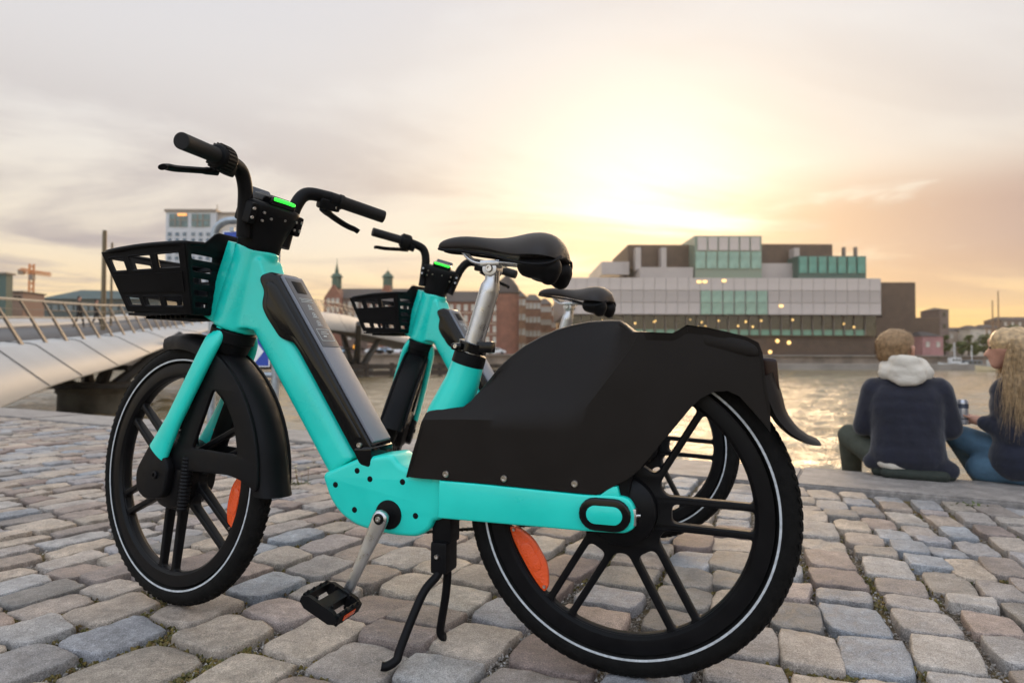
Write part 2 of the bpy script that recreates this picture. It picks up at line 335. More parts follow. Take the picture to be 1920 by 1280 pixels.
def make_quay():
    rng = random.Random(5)
    # bed under the setts
    v = [qpt(-25, -60, -.028), qpt(QI+.01, -60, -.028), qpt(QI+.01, 60, -.028), qpt(-25, 60, -.028)]
    pav = from_data('quay_pavement', v, [(0, 3, 2, 1)], GRIT, None, False); tag(pav, kind='structure')
    # quay wall under the kerb
    v = [qpt(QI-.3, -60, -.06), qpt(QE-.02, -60, -.06), qpt(QE-.02, 60, -.06), qpt(QI-.3, 60, -.06), qpt(QI-.3, -60, -4), qpt(QE-.02, -60, -4), qpt(QE-.02, 60, -4), qpt(QI-.3, 60, -4)]
    wall = from_data('quay_wall', v, [(0, 1, 2, 3), (1, 5, 6, 2), (0, 4, 5, 1), (2, 6, 7, 3), (4, 7, 6, 5), (0, 3, 7, 4)], KERB, None, False); tag(wall, kind='structure')
    # kerb slabs
    x = -22.0; k = 0
    while x < 12:
        ln = rng.uniform(1.15, 1.75); g = .0018
        bm = bmesh.new(); bmesh.ops.create_cube(bm, size=1.0)
        w = QE-QI-.012
        for vv in bm.verts: vv.co = Vector((vv.co.x*(ln-g*2), vv.co.y*w, vv.co.z*.16))
        bmesh.ops.bevel(bm, geom=list(bm.edges), offset=.009, segments=2, affect='EDGES')
        me = bpy.data.meshes.new('kerb_slab'); bm.to_mesh(me); bm.free()
        o = link('kerb_slab', me, KERB, wall, True, 50)
        c = qpt((QI+QE)/2+.004, x+ln/2, -.072+rng.uniform(-.004, .004)); o.location = c; o.rotation_euler = (rng.uniform(-.004, .004), rng.uniform(-.003, .003), math.atan2(QT.y, QT.x)); x += ln
    # sett variants
    def sett(seed):
        r = random.Random(seed); n = 24; ph = [r.uniform(0, 6.28) for _ in range(6)]; ex = r.uniform(4.5, 10)
        sk = r.uniform(-.09, .09); tp = r.uniform(-.10, .10); bump = r.uniform(.004, .012)
        def outl(a):
            c, s = math.cos(a), math.sin(a); q = (abs(c)**ex+abs(s)**ex)**(-1/ex)
            q *= 1+.025*math.sin(2*a+ph[0])+.022*math.sin(3*a+ph[1])+.016*math.sin(5*a+ph[2])+.012*math.sin(8*a+ph[3])+.008*math.sin(13*a+ph[4])
            x, y = c*q, s*q
            return Vector((x*(1+tp*y), y+sk*x, 0))
        rings = []
        for sc, z in ((1.0, -.07), (1.01, -.022), (1.0, -.0065), (.982, -.0012), (.93, .0006), (.55, .0015), (.22, .002)):
            ring = []
            for i in range(n):
                p = outl(2*math.pi*i/n)*(sc*.5)
                nzv = noise.noise(Vector((p.x*4+seed*7.1, p.y*4, seed*3.3)))+.5*noise.noise(Vector((p.x*11+seed, p.y*11, 4)))
                q = 1+.03*nzv if sc > .9 else 1
                zz = z+(bump*.55*nzv if sc < .99 else 0)
                ring.append(Vector((p.x*q, p.y*q, zz)))
            rings.append(ring)
        mb = MB().loft(rings, caps=True)
        me = bpy.data.meshes.new('sett'); me.from_pydata(mb.v, [], mb.f); me.update()
        bm = bmesh.new(); bm.from_mesh(me); bmesh.ops.recalc_face_normals(bm, faces=bm.faces); bm.to_mesh(me); bm.free()
        me.materials.append(STONE); me.polygons.foreach_set('use_smooth', [True]*len(me.polygons)); return me
    var = [sett(i+1) for i in range(26)]
    rows = []; v = -12.0; j = 0
    stones = []
    def fan(v):   # rows splay: towards the eye on the right, away on the left
        if v > -.1: return .15*max(0., 1-max(0, v-1.5)/4)
        if v > -1.8: t = (v+1.8)/1.7; t = t*t*(3-2*t); return -.07+.22*t
        if v > -4.2: t = (v+4.2)/2.4; t = t*t*(3-2*t); return -.07*t
        return 0.
    def shear(u, v): return (QI-u)*fan(v)
    while v < 8:
        w = rng.uniform(.118, .152)
        u = QI-.012-rng.uniform(0, .03); first = True
        while u > -1.2:
            ln = rng.uniform(.15, .235) if rng.random() > .14 else rng.uniform(.105, .15)
            gap = rng.uniform(.016, .036)
            wob = .035*math.sin(u*1.3+v*.4)+.02*math.sin(u*2.9+j)
            um, vm = u-ln/2, v+w/2
            c = qpt(um, vm+wob+shear(um, vm)); wid = w*(1+(QI-um)*(fan(vm+.05)-fan(vm-.05))/.1); sk_ = math.atan(fan(vm))
            stones.append((c, ln-gap*.5, max(wid, .07)-rng.uniform(.008, .022), rng.uniform(-.05, .05)+sk_+.035*1.3*math.cos(u*1.3+v*.4), rng.randrange(26), rng.uniform(-.006, .006)))
            u -= ln
        v += w; j += 1
    # keep what the lens (with a margin for a step aside) can see
    vis = []
    for s in stones:
        c = s[0]
        if c.y < .75: continue
        x = 960+FPX*c.x/c.y; y = 670+FPX*CAMZ/c.y
        if -420 < x < 2340 and y < 1650: vis.append((s, s[1]*s[2]/(c.y**3), -40 < x < 1960 and y < 1330))
    vis.sort(key=lambda a: (-a[2], -a[1]))
    rest = MB(); nobj = 0
    base = math.atan2(QN.y, QN.x)
    for k, (s, _, inn) in enumerate(vis):
        c, ln, w, rz, iv, dz = s
        tx, ty = rng.uniform(-.02, .02), rng.uniform(-.02, .02)
        M = Matrix.Translation((c.x, c.y, dz-.004)) @ Matrix.Rotation(base+rz+(math.pi if rng.random() < .5 else 0), 4, 'Z') @ Matrix.Rotation(tx, 4, 'X') @ Matrix.Rotation(ty, 4, 'Y') @ Matrix.Diagonal((ln, w, 1, 1))
        if nobj < 298 and inn:
            o = bpy.data.objects.new('sett', var[iv]); col.objects.link(o); o.parent = pav; o.matrix_local = M; nobj += 1
        else:
            me = var[iv]; b = len(rest.v)
            rest.v += [tuple(M @ q.co) for q in me.vertices]; rest.f += [tuple(i+b for i in p.vertices) for p in me.polygons]
    me = bpy.data.meshes.new('setts_beyond'); me.from_pydata(rest.v, [], rest.f); me.update(); me.polygons.foreach_set('use_smooth', [True]*len(me.polygons))
    o = link('setts', me, STONE, pav, False); o['kind'] = 'stuff'
    # grit, pebbles and moss lying in the joints
    cells = {}
    for (s, _, _) in vis:
        c = s[0]; cells.setdefault((int(c.x*4), int(c.y*4)), []).append(s)
    def in_stone(p, k):
        for a in (-1, 0, 1):
            for b in (-1, 0, 1):
                for s in cells.get((int(p.x*4)+a, int(p.y*4)+b), ()):
                    d = p-s[0]; ca, sa = math.cos(base+s[3]), math.sin(base+s[3]); x = d.x*ca+d.y*sa; y = -d.x*sa+d.y*ca
                    if abs(x) < s[1]/2*k and abs(y) < s[2]/2*k: return True
        return False
    def scatter(n, k, dens, near):
        out = []
        while len(out) < n:
            d = near/(rng.random()**.55+.12); x = rng.uniform(-.95, .95)*d
            p = Vector((x, d, 0))
            if p.x*QN.x+p.y*QN.y > QI-.01 or d > 7: continue
            if rng.random() > dens(p): continue
            if in_stone(p, k): continue
            out.append(p)
        return out
    tet = [Vector((1, 0, -.5)), Vector((-.5, .87, -.5)), Vector((-.5, -.87, -.5)), Vector((.2, .1, .8)), Vector((-.3, .3, .6))]
    tf = [(0, 1, 2), (0, 3, 1), (1, 3, 4), (1, 4, 2), (2, 4, 3), (2, 3, 0)]
    def blobs(name, pts, smin, smax, mt, z, flat=.8):
        mb = MB()
        for p in pts:
            s = rng.uniform(smin, smax); Q = Matrix.Rotation(rng.uniform(0, 6.28), 3, 'Z') @ Matrix.Rotation(rng.uniform(-.6, .6), 3, 'X')
            zz = z+rng.uniform(-.002, .005)
            mb.add([(Q @ Vector((t.x*s*rng.uniform(.7, 1.3), t.y*s*rng.uniform(.7, 1.3), t.z*s*flat)))+p+Vector((0, 0, zz)) for t in tet], tf)
        o = mb.build(name, mt, pav, False); o['kind'] = 'stuff'; return o
    PEB = stone_mat('pebbles', [(.12, .10, .08), (.40, .37, .34), (.2, .16, .13), (.50, .47, .44), (.16, .13, .10)], .2, .2)
    blobs('pebbles', scatter(9000, .97, lambda p: .9, 1.2), .0022, .0052, PEB, -.021)
    def moss_d(p): return max(0, min(1, 2.4*(noise.noise(Vector((p.x*2.2, p.y*2.2, 3)))+.12)))
    MOSS = stone_mat('moss', [(.10, .075, .012), (.16, .12, .02), (.06, .065, .012), (.20, .145, .03), (.12, .07, .025)], .3, .4)
    blobs('moss', scatter(6500, .99, moss_d, 1.2), .003, .0085, MOSS, -.019, .9)
    return pav
pavement = make_quay()

def water_mat():
    m = bpy.data.materials.new('harbour_water'); m.use_nodes = True; nt = m.node_tree; N = nt.nodes; L = nt.links; b = N['Principled BSDF']
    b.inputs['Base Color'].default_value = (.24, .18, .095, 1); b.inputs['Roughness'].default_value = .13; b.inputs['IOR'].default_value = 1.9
    ge = N.new('ShaderNodeNewGeometry')
    mp = N.new('ShaderNodeMapping'); mp.inputs['Scale'].default_value = (.75, 1.0, 1); mp.inputs['Rotation'].default_value = (0, 0, .35); L.new(ge.outputs['Position'], mp.inputs[0])
    def nz(s, d, ro=.55):
        n = N.new('ShaderNodeTexNoise'); n.inputs['Scale'].default_value = s; n.inputs['Detail'].default_value = d; n.inputs['Roughness'].default_value = ro; n.inputs['Distortion'].default_value = .4; L.new(mp.outputs[0], n.inputs['Vector']); return n.outputs[0]
    a = nz(2.6, 4); c = nz(.5, 2); 
    h = N.new('ShaderNodeMath'); h.operation = 'MULTIPLY_ADD'; L.new(c, h.inputs[0]); h.inputs[1].default_value = 2.4; L.new(a, h.inputs[2])
    bp = N.new('ShaderNodeBump'); bp.inputs['Strength'].default_value = 1.0; bp.inputs['Distance'].default_value = .10; L.new(h.outputs[0], bp.inputs['Height']); L.new(bp.outputs[0], b.inputs['Normal'])
    return m
WZ = -1.6
def make_water():
    rg = random.Random(11); waves = []
    for lam, amp, n in ((3.6, .046, 4), (1.9, .034, 5), (1.05, .021, 6), (.62, .012, 6)):
        for _ in range(n):
            a = 1.25+rg.gauss(0, .55); l_ = lam*rg.uniform(.75, 1.3); k = 2*math.pi/l_; waves.append((k*math.cos(a), k*math.sin(a), amp*rg.uniform(.6, 1.2)*2/n**.5, rg.uniform(0, 6.28), l_))
    nr, nc = 330, 330; v = []; f = []
    ds = [4.2*(152/4.2)**(i/(nr-1)) for i in range(nr)]
    for i, d in enumerate(ds):
        step = d*math.log(152/4.2)/(nr-1); sx = d*2.3/(nc-1)
        for j in range(nc):
            x = d*(-1.15+2.3*j/(nc-1)); y = d; z = 0.
            md = .75+.5*noise.noise(Vector((x*.05, y*.05, 1.7)))
            for (kx, ky, a, ph, l_) in waves:
                fade = min(1., max(0., (l_/max(step, sx*.7)-2.2)/2.5))
                if fade > 0: z += a*fade*math.sin(kx*x+ky*y+ph)
            v.append((x, y, WZ+z*md))
    for i in range(nr-1):
        for j in range(nc-1): q = i*nc+j; f.append((q, q+1, q+nc+1, q+nc))
    b = len(v); v += [(-330, -90, WZ-.2), (330, -90, WZ-.2), (330, 153, WZ-.2), (-330, 153, WZ-.2)]; f.append((b, b+1, b+2, b+3))
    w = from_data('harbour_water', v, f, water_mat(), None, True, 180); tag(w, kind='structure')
make_water()
# ---------------------------------------------------------------- the shared bicycle, built once: x forward, y left, z up, rear axle at x=0
WR, WB = .34, 1.184
AXD = Vector((-.325, 0, .946)).normalized(); AXB = Vector((1.142, 0, .325))
def axp(z): return AXB+AXD*((z-AXB.z)/AXD.z)
def S(a, b, l=0.): return Vector((WB+a, l, WR+b))
def steer_matrix(d): return Matrix.Translation(AXB) @ Matrix.Rotation(d, 4, AXD) @ Matrix.Translation(-AXB)
def stadium(cx, cz, w, h, n=10):
    r = h/2; out = []
    for k in range(n+1): a = -math.pi/2+math.pi*k/n; out.append(Vector((cx+w/2-r+r*math.cos(a), cz+r*math.sin(a))))
    for k in range(n+1): a = math.pi/2+math.pi*k/n; out.append(Vector((cx-w/2+r+r*math.cos(a), cz+r*math.sin(a))))
    return out
def circ2(cx, cz, r, n=20): return [Vector((cx+r*math.cos(2*math.pi*k/n), cz+r*math.sin(2*math.pi*k/n))) for k in range(n)]
def bolt(parent, c, r=.006, axis=(0, 1, 0), m=STEEL, depth=.004):
    ax = Vector(axis).normalized(); u = ax.orthogonal().normalized(); w_ = ax.cross(u); n = 14; rings = []
    for rr, h in ((r, -depth), (r, depth*.55), (r*.82, depth), (r*.5, depth), (r*.45, depth*.2), (r*.02, depth*.2)):
        rings.append([Vector(c)+ax*h+(u*math.cos(2*math.pi*k/n)+w_*math.sin(2*math.pi*k/n))*rr for k in range(n)])
    return MB().loft(rings).build('bolt', m, parent)

def wheel(name, parent, cx, rot, nref):
    root = MB().lathe([(.030, -.05), (.030, .05), (.012, .052), (.012, -.052)], 24, (cx, 0, WR)).build(name, RIM, parent)
    # tyre: torus-like section with a squarer crown
    prof = []
    for k in range(20):
        a = 2*math.pi*k/20; prof.append((WR-.0255+.0255*math.cos(a)*(1 if math.cos(a) > 0 else .95), .0245*math.sin(a)))
    t = MB().lathe(prof, 120, (cx, 0, WR))
    # tread blocks
    for k in range(96):
        for s_ in (-1, 0, 1):
            a = 2*math.pi*(k+(.5 if s_ == 0 else 0))/96
            e = Vector((math.cos(a), 0, math.sin(a))); tn = Vector((-math.sin(a), 0, math.cos(a))); y = s_*.0125
            rad = WR-.0255+math.sqrt(max(.0255**2-(y*1.0)**2, 0))
            up = (e*math.cos(s_*.52)+Vector((0, 1, 0))*math.sin(s_*.52)); sd = up.cross(tn)
            c = Vector((cx, y, WR))+e*rad
            Q = Matrix((tn, sd, up)).transposed() @ Matrix.Rotation(.45*(s_ if s_ else (1 if k % 2 else -1)), 3, 'Z')
            t.box(c, (.0135, .0088, .0028), Q)
    t.build('tyre', RUB, root, True, 50)
    for s_ in (1, -1):
        rr = .3005; MB().lathe([(rr-.0022, s_*.0212), (rr+.0022, s_*.0216), (rr+.0022, s_*.0222), (rr-.0022, s_*.0220)], 120, (cx, 0, WR)).build('reflective_stripe', STRIPE, root)
    # rim ring
    MB().lathe([(.256, -.012), (.262, -.019), (.278, -.0205), (.286, -.0185), (.291, -.0185), (.291, .0185), (.286, .0185), (.278, .0205), (.262, .019), (.256, .012)], 120, (cx, 0, WR)).build('rim', RIM, root)
    # spoke disc: six pairs of parallel spokes cut out of one casting
    h0, h1 = .0195, .0345; rin, rout = .092, .2545; holes = []
    for k in range(6):
        a0 = rot+k*math.pi/3; u = Vector((math.cos(a0), math.sin(a0))); p_ = Vector((-u.y, u.x))
        holes.append(round_poly([u*.098-p_*h0, u*math.sqrt(rout**2-h0**2)-p_*h0, u*rout, u*math.sqrt(rout**2-h0**2)+p_*h0, u*.098+p_*h0], [.014, .012, .001, .012, .014], 5))
        a1 = a0+math.pi/3; u1 = Vector((math.cos(a1), math.sin(a1))); p1 = Vector((-u1.y, u1.x)); um = Vector((math.cos(a0+math.pi/6), math.sin(a0+math.pi/6)))
        so_ = math.sqrt(rout**2-h1**2); si = math.sqrt(rin**2-h1**2)
        A = u*si+p_*h1; B = u*so_+p_*h1; C = u1*so_-p1*h1; D = u1*si-p1*h1
        angB = math.atan2(B.y, B.x); angC = math.atan2(C.y, C.x)
        if angC < angB: angC += 2*math.pi
        arc = [Vector((math.cos(angB+(angC-angB)*q/10), math.sin(angB+(angC-angB)*q/10)))*rout for q in range(11)]
        rad = [.016]+[.03]+[.001]*9+[.03]+[.016]
        poly = round_poly([A]+arc+[D], rad, 5)
        holes.append(poly)
    out = [Vector((math.cos(2*math.pi*q/96), math.sin(2*math.pi*q/96)))*.272 for q in range(96)]
    plate('spokes', out, RIM, root, holes=holes, thick=.020, bevel=.0035, res=2, inset=True, fn=lambda a, b, c: (cx+a, c*(1+.6*max(0, 1-math.hypot(a, b)/.2)), WR+b))
    for k, a in enumerate(nref):
        # wheel reflector: leaf shaped, bolted to the spokes just inside the rim
        cen = Vector((math.cos(a), math.sin(a)))*.222; tn = Vector((-math.sin(a), math.cos(a)))
        e = Vector((math.cos(a), math.sin(a)))
        pts = [cen+tn*.075+e*.022, cen+tn*.03+e*.027, cen-tn*.03+e*.027, cen-tn*.075+e*.022, cen-tn*.068+e*.008, cen-tn*.03-e*.012, cen+tn*.03-e*.012, cen+tn*.068+e*.008]
        rf = plate('reflector', round_poly(pts, [.006, .02, .02, .006, .01, .03, .03, .01], 4), ORANGE, root, holes=(), thick=.012, bevel=.003, fn=lambda x, z, c: (cx+x, c, WR+z))
        lens = stadium(0, 0, .06, .022); ln = [cen+e*(.010+q.y)+tn*q.x for q in lens]
        plate('lens', ln, ORANGE, rf, thick=.017, bevel=.003, fn=lambda x, z, c: (cx+x, c, WR+z))
        for sg in (-1, 1):
            q = cen+tn*sg*.067+e*.015; bolt(rf, (cx+q.x, .0065, WR+q.y), .0035)
    return root

def make_bike():
    b = empty('shared_bicycle')
    # ---- frame: head tube, down tube and gusset as one welded body
    f = MB()
    z0, z1 = .722, .928
    f.loft([[axp(z)+Vector((math.cos(a)*AXD.z, 0, -math.cos(a)*AXD.x))*r+Vector((0, math.sin(a)*r*.93, 0)) for a in [2*math.pi*k/28 for k in range(28)]] for z, r in ((z0, .0575), (z0+.003, .0595), (.78, .059), (.84, .0575), (.9, .0555), (z1-.003, .055), (z1, .053))])
    def tube_rings(stations, n=28, ex=3.2):
        rings = []
        for (c, d, hw, ht) in stations:   # centre (x,z), axis dir, half width y, half thickness
            d = Vector((d[0], 0, d[1])).normalized(); up = Vector((-d.z, 0, d.x)); ring = []
            for k in range(n):
                a = 2*math.pi*k/n; ca, sa = math.cos(a), math.sin(a); q = (abs(ca)**ex+abs(sa)**ex)**(-1/ex)
                ring.append(Vector((c[0], 0, c[1]))+up*(ca*q*ht)+Vector((0, sa*q*hw, 0)))
            rings.append(ring)
        return rings
    dd = (-.556, -.831); nn = Vector((.831, -.556))
    def on(t, off):   # along the down tube: t from the top, off across (low edge .374)
        P0 = Vector((.913, .692)); q = P0+Vector(dd)*t+nn*(off-.374); return (q.x, q.y)
    st = [(on(-.16, .318), dd, .040, .046), (on(-.10, .322), dd, .0415, .049), (on(0, .3245), dd, .043, .0495), (on(.2, .3255), dd, .0435, .0485), (on(.385, .3265), dd, .044, .0475), (on(.392, .3265), dd, .0425, .046)]
    f.loft(tube_rings(st))
    # gusset blending the head into the down tube
    f.loft([[Vector((x, y*s_, z)) for (x, z) in ((.895+.03*(1-s_), .895), (.86+.05*(1-s_), .80), (.90, .715), (.985, .725), (.985, .80), (.955, .87)) for s_ in (1,)] for y, s_ in ((-.042, 1), (-.03, 1), (0, 1), (.03, 1), (.042, 1))])
    frame = f.build('frame', TEAL, b, True, 55)
    md = frame.modifiers.new('r', 'REMESH'); md.mode = 'VOXEL'; md.voxel_size = .0042
    ms = frame.modifiers.new('s', 'SMOOTH'); ms.factor = .5; ms.iterations = 9
    eval_mods(frame); frame.data.materials.clear(); frame.data.materials.append(TEAL); frame.data.polygons.foreach_set('use_smooth', [True]*len(frame.data.polygons))
    # basket flange on the front of the head tube
    fl = [axp(.915)+Vector((.040, 0, .02)), axp(.915)+Vector((.058, 0, .025)), axp(.735)+Vector((.068, 0, .02)), axp(.735)+Vector((.03, 0, .0))]
    plate('basket_flange', [(p.x, p.z) for p in fl], TEAL, b, thick=.074, bevel=.004)
    # ---- motor casing round the bottom bracket
    cas = [(.690, .368), (.672, .323), (.645, .292), (.606, .272), (.578, .266), (.510, .258), (.455, .260), (.430, .275), (.421, .297), (.395, .303), (.374, .378), (.452, .383), (.480, .388), (.506, .400), (.522, .418), (.601, .406)]
    holes = [circ2(*c, .0055, 12) for c in ((.606, .388), (.572, .371), (.488, .370), (.664, .352), (.612, .298), (.455, .297))]
    cs = plate('motor_casing', round_poly(cas, [.004, .03, .04, .03, .02, .03, .03, .02, .015, .012, .004, .02, .02, .02, .006, .004], 5), TEAL, b, thick=.098, bevel=.011, res=3)
    for c in ((.606, .388), (.572, .371), (.488, .370), (.664, .352), (.612, .298), (.455, .297)):
        plate('bolt_hole', circ2(*c, .0062, 14), BLK, cs, y=.0482, thick=.003, bevel=.0006)
    plate('bottom_bracket', circ2(.523, .294, .030, 28), BLK, cs, y=.0475, thick=.012, bevel=.003)
    # seam ring where the down tube enters the casing
    # ---- chainstays with axle caps
    chs = [(.386, .377), (.30, .376), (.06, .369), (.011, .373), (-.019, .369), (-.030, .348), (-.029, .319), (-.012, .309), (.066, .306), (.39, .305)]
    for sd in (1, -1):
        c = plate('chainstay', round_poly(chs, [.002, .02, .02, .02, .012, .01, .012, .006, .02, .002], 4), TEAL, b, y=sd*.0545, thick=.022, bevel=.005, res=2)
        plate('axle_cap', stadium(.026, .339, .096, .057), GLOSS, c, y=sd*.069, thick=.012, bevel=.004, res=2)
        plate('cap_insert', stadium(.026, .339, .070, .034), TEAL, c, y=sd*.0755, thick=.004, bevel=.001)
        bolt(c, (-.032, sd*.056, .338), .0055, (-1, 0, 0)); MB().tube([(-.02, sd*.056, .338), (-.043, sd*.056, .340)], .0028, 8).build('tension_screw', STEEL, c)
        plate('tensioner', [(-.026, .322), (-.026, .352), (-.0335, .352), (-.0335, .322)], SILV, c, y=sd*.056, thick=.018, bevel=.0015)
        plate('gusset', [(.045, .365), (-.002, .365), (.004, .392), (.012, .392)], TEAL, c, y=sd*.0545, thick=.018, bevel=.003)
    # ---- seat tube, collar, clamp, seat post
    sd_ = Vector((-.30, 0, .954)).normalized()
    st0 = Vector((.352, 0, .634))
    MB().tube([Vector((.432, 0, .375)), Vector((.398, 0, .52)), st0-sd_*.04, st0], [.052, .049, .039, .0365], 32).build('seat_tube', TEAL, b)
    cl = MB().tube([st0-sd_*.001, st0+sd_*.0005, st0+sd_*.026, st0+sd_*.0265], [.0358, .0375, .0368, .0355], 32).build('seat_collar', BLK, b)
    c0 = st0+sd_*.030
    ck = MB().tube([c0, c0+sd_*.001, c0+sd_*.020, c0+sd_*.021], [.031, .0335, .0335, .031], 32).build('seat_clamp', GLOSS, b)
    bevel_box('clamp_lug', c0+sd_*.010+Vector((-.038, .010, .0)), (.034, .026, .026), GLOSS, ck, .005)
    lug = c0+sd_*.012+Vector((.024, .030, 0)); bevel_box('clamp_lug', lug, (.026, .022, .016), GLOSS, ck, .006); bolt(ck, lug+Vector((0, .0115, 0)), .005)
    top = Vector((.292, 0, .842))
    sp = MB().tube([st0, st0+sd_*.17, st0+sd_*.183, st0+sd_*.197, top], [.0222, .0222, .0215, .0165, .0165], 28).build('seat_post', SILV, b)
    hd = MB().tube([(.292, -.021, .846), (.292, -.0205, .846), (.292, .0205, .846), (.292, .021, .846)], [.014, .0165, .0165, .014], 24).build('post_head', SILV, sp)
    bolt(sp, (.292, .022, .846), .0085); bolt(sp, (.292, -.022, .846), .0085, (0, -1, 0))
    bevel_box('rail_clamp', (.290, 0, .858), (.046, .052, .012), SILV, sp, .003)
    # ---- saddle
    prof = [(.424, .006, .904, .900), (.418, .016, .914, .893), (.40, .0215, .921, .888), (.365, .0245, .925, .884), (.33, .029, .9225, .878), (.295, .037, .917, .870), (.262, .051, .914, .860), (.235, .066, .915, .851), (.21, .079, .919, .843), (.185, .0885, .922, .837), (.16, .091, .920, .834), (.140, .084, .912, .836), (.128, .068, .897, .844), (.123, .045, .884, .854)]
    rings = []; n = 28
    for (x, hw, zt, zb) in prof:
        ring = []
        droop = .020*min(1, max(0, (.33-x)/.12))
        for k in range(n):
            a = 2*math.pi*k/n; ca, sa = math.cos(a), math.sin(a)
            y = hw*math.copysign(abs(sa)**.75, sa); zc = (zt+zb)/2; hh = (zt-zb)/2
            z = zc+hh*math.copysign(abs(ca)**.8, ca)
            if ca > 0: z -= droop*(abs(y)/max(hw, .001))**2.2+.004*math.exp(-(y/.012)**2)*(1 if .16 < x < .36 else 0)
            else: z += (zt-zb)*.30*(1-(abs(y)/hw)**2)
            ring.append(Vector((x, y, z)))
        rings.append(ring)
    sdl = MB().loft(rings).build('saddle', SADDLE, b, True, 80)
    sdl.modifiers.new('s', 'SUBSURF').levels = 1; eval_mods(sdl)
    # rubber edge band + springs + rails
    band = []
    for sg in (1, -1):
        pts = [(x, sg*hw*.97, zb+(.004 if x > .3 else .006)) for (x, hw, zt, zb) in prof[1:]]
        MB().tube(bez(pts, 3), .0032, 8).build('edge_piping', BLK, sdl)
        MB().tube(bez([(.362, sg*.011, .890), (.345, sg*.016, .872), (.318, sg*.0215, .8585), (.262, sg*.0215, .8575), (.225, sg*.024, .852), (.195, sg*.034, .848), (.170, sg*.045, .854)], 5), .0036, 10).build('saddle_rail', SILV, sdl)
        organic('spring_bumper', [((.195, sg*.036, .846), (.150, sg*.046, .838), .027, .030), ((.150, sg*.046, .838), (.148, sg*.047, .822), .026, .022)], BLK, sdl, .005, 4)
    # ---- battery let into the down tube
    bt = [(.893, .846), (.880, .812), (.886, .777), (.873, .752), (.832, .700), (.812, .692), (.790, .689), (.770, .664), (.628, .446), (.598, .406), (.583, .399), (.526, .411), (.537, .452), (.579, .447), (.862, .848)]
    bt = [(.889, .846), (.872, .812), (.880, .777), (.867, .752), (.828, .702), (.808, .694), (.788, .690), (.768, .666), (.624, .446), (.596, .408), (.582, .400), (.578, .401), (.577, .446), (.842, .846), (.858, .853)]
    rd = [.012, .012, .014, .014, .02, .012, .012, .02, .008, .01, .008, .008, .006, .012, .012]
    bo = plate('battery', round_poly(bt, rd, 5), GLOSS, b, thick=.094, bevel=.006, res=3)
    ins = [(.872, .828), (.861, .806), (.868, .777), (.857, .757), (.823, .714), (.806, .706), (.782, .700), (.760, .671), (.620, .460), (.610, .452), (.598, .462), (.838, .820), (.852, .832)]
    plate('battery_panel', round_poly(ins, .01, 5), GLOSS, bo, thick=.099, bevel=.003, res=2)
    e0, e1 = Vector((.5785, 0, .448)), Vector((.8425, 0, .8465))
    ed = (e1-e0).normalized(); en = Vector((-ed.z, 0, ed.x)); e0 = e0+en*.007; e1 = e1+en*.007
    def strip(name, t0, t1, hw, th, m, par, off=0., bev=.0015):
        c = e0+ed*((t0+t1)/2)+en*(off+th/2); rot = Matrix((ed, Vector((0, 1, 0)), en)).transposed()
        if rot.determinant() < 0: rot = Matrix((ed, Vector((0, -1, 0)), en)).transposed()
        return bevel_box(name, c, (t1-t0, hw*2, th), m, par, bev, rot, 2)
    ln = (e1-e0).length
    cv = strip('battery_cover', .0, ln-.004, .0385, .010, BATT, bo, -.004, .003)
    lb = strip('battery_label', ln*.55, ln-.012, .0345, .0015, LABEL, bo, .006, .0006)
    strip('print_block', ln*.88, ln*.955, .019, .0008, BLK, lb, .0075, .0003)
    pr = MB()
    def pbox(t, y, dt, dy):
        c = e0+ed*t+en*.0079+Vector((0, y, 0)); rot = Matrix((ed, Vector((0, 1, 0)), en)).transposed(); pr.box(c, (dt, dy, .0004), rot)
    for k, (t, w_) in enumerate(((.845, .05), (.835, .042), (.825, .046), (.78, .02), (.73, .022), (.68, .02))): pbox(ln*t, 0, .0012, w_)
    for t in (.795, .745, .695): 
        for q in range(10):
            a = 2*math.pi*q/10; pbox(ln*t+.006*math.cos(a), .006*math.sin(a), .0022, .0022)
        pbox(ln*t, 0, .004, .003)
    for (t, y, a, c_) in ((.655, 0, .001, .05), (.585, 0, .001, .05), (.62, .025, .034, .001), (.62, -.025, .034, .001), (.64, 0, .0012, .024), (.628, 0, .0012, .03), (.612, .004, .003, .012)): pbox(ln*t, y, a, c_)
    pr.build('print', PRINT, lb, False)
    bolt(bo, (.600, .050, .447), .0065); bolt(bo, (.600, -.050, .447), .0065, (0, -1, 0))
    plate('battery_foot', round_poly([(.614, .436), (.597, .405), (.574, .400), (.572, .441)], .006, 3), GLOSS, bo, thick=.100, bevel=.004)
    # ---- rear cover: a hollow shell over the wheel, upper flank leaning inwards ahead of the diagonal crease
    TOP = [(.476, .384), (.452, .452), (.434, .508), (.4265, .530), (.400, .536), (.345, .541), (.327, .556), (.300, .592), (.276, .625), (.245, .653), (.213, .676), (.178, .694), (.143, .709), (.107, .719), (.072, .7255), (.035, .7275), (.006, .727), (-.008, .7185), (-.026, .7035), (-.06, .7005), (-.106, .698), (-.119, .705), (-.133, .7135), (-.169, .7085), (-.205, .700), (-.241, .690), (-.262, .679), (-.269, .66), (-.275, .60), (-.282, .556)]
    BOT = [(.476, .383), (.45, .3835), (.3, .383), (.043, .376), (.021, .388), (-.02, .412), (-.042, .431), (-.084, .485), (-.134, .549), (-.158, .573), (-.182, .586), (-.207, .588), (-.228, .578), (-.25, .553), (-.277, .520), (-.2825, .512)]
    CRE = [(.476, .39), (.4345, .512), (.35, .516), (.109, .520), (.090, .526), (.075, .538), (.045, .575), (.01, .621), (-.034, .678), (-.05, .72), (-.3, .8)]
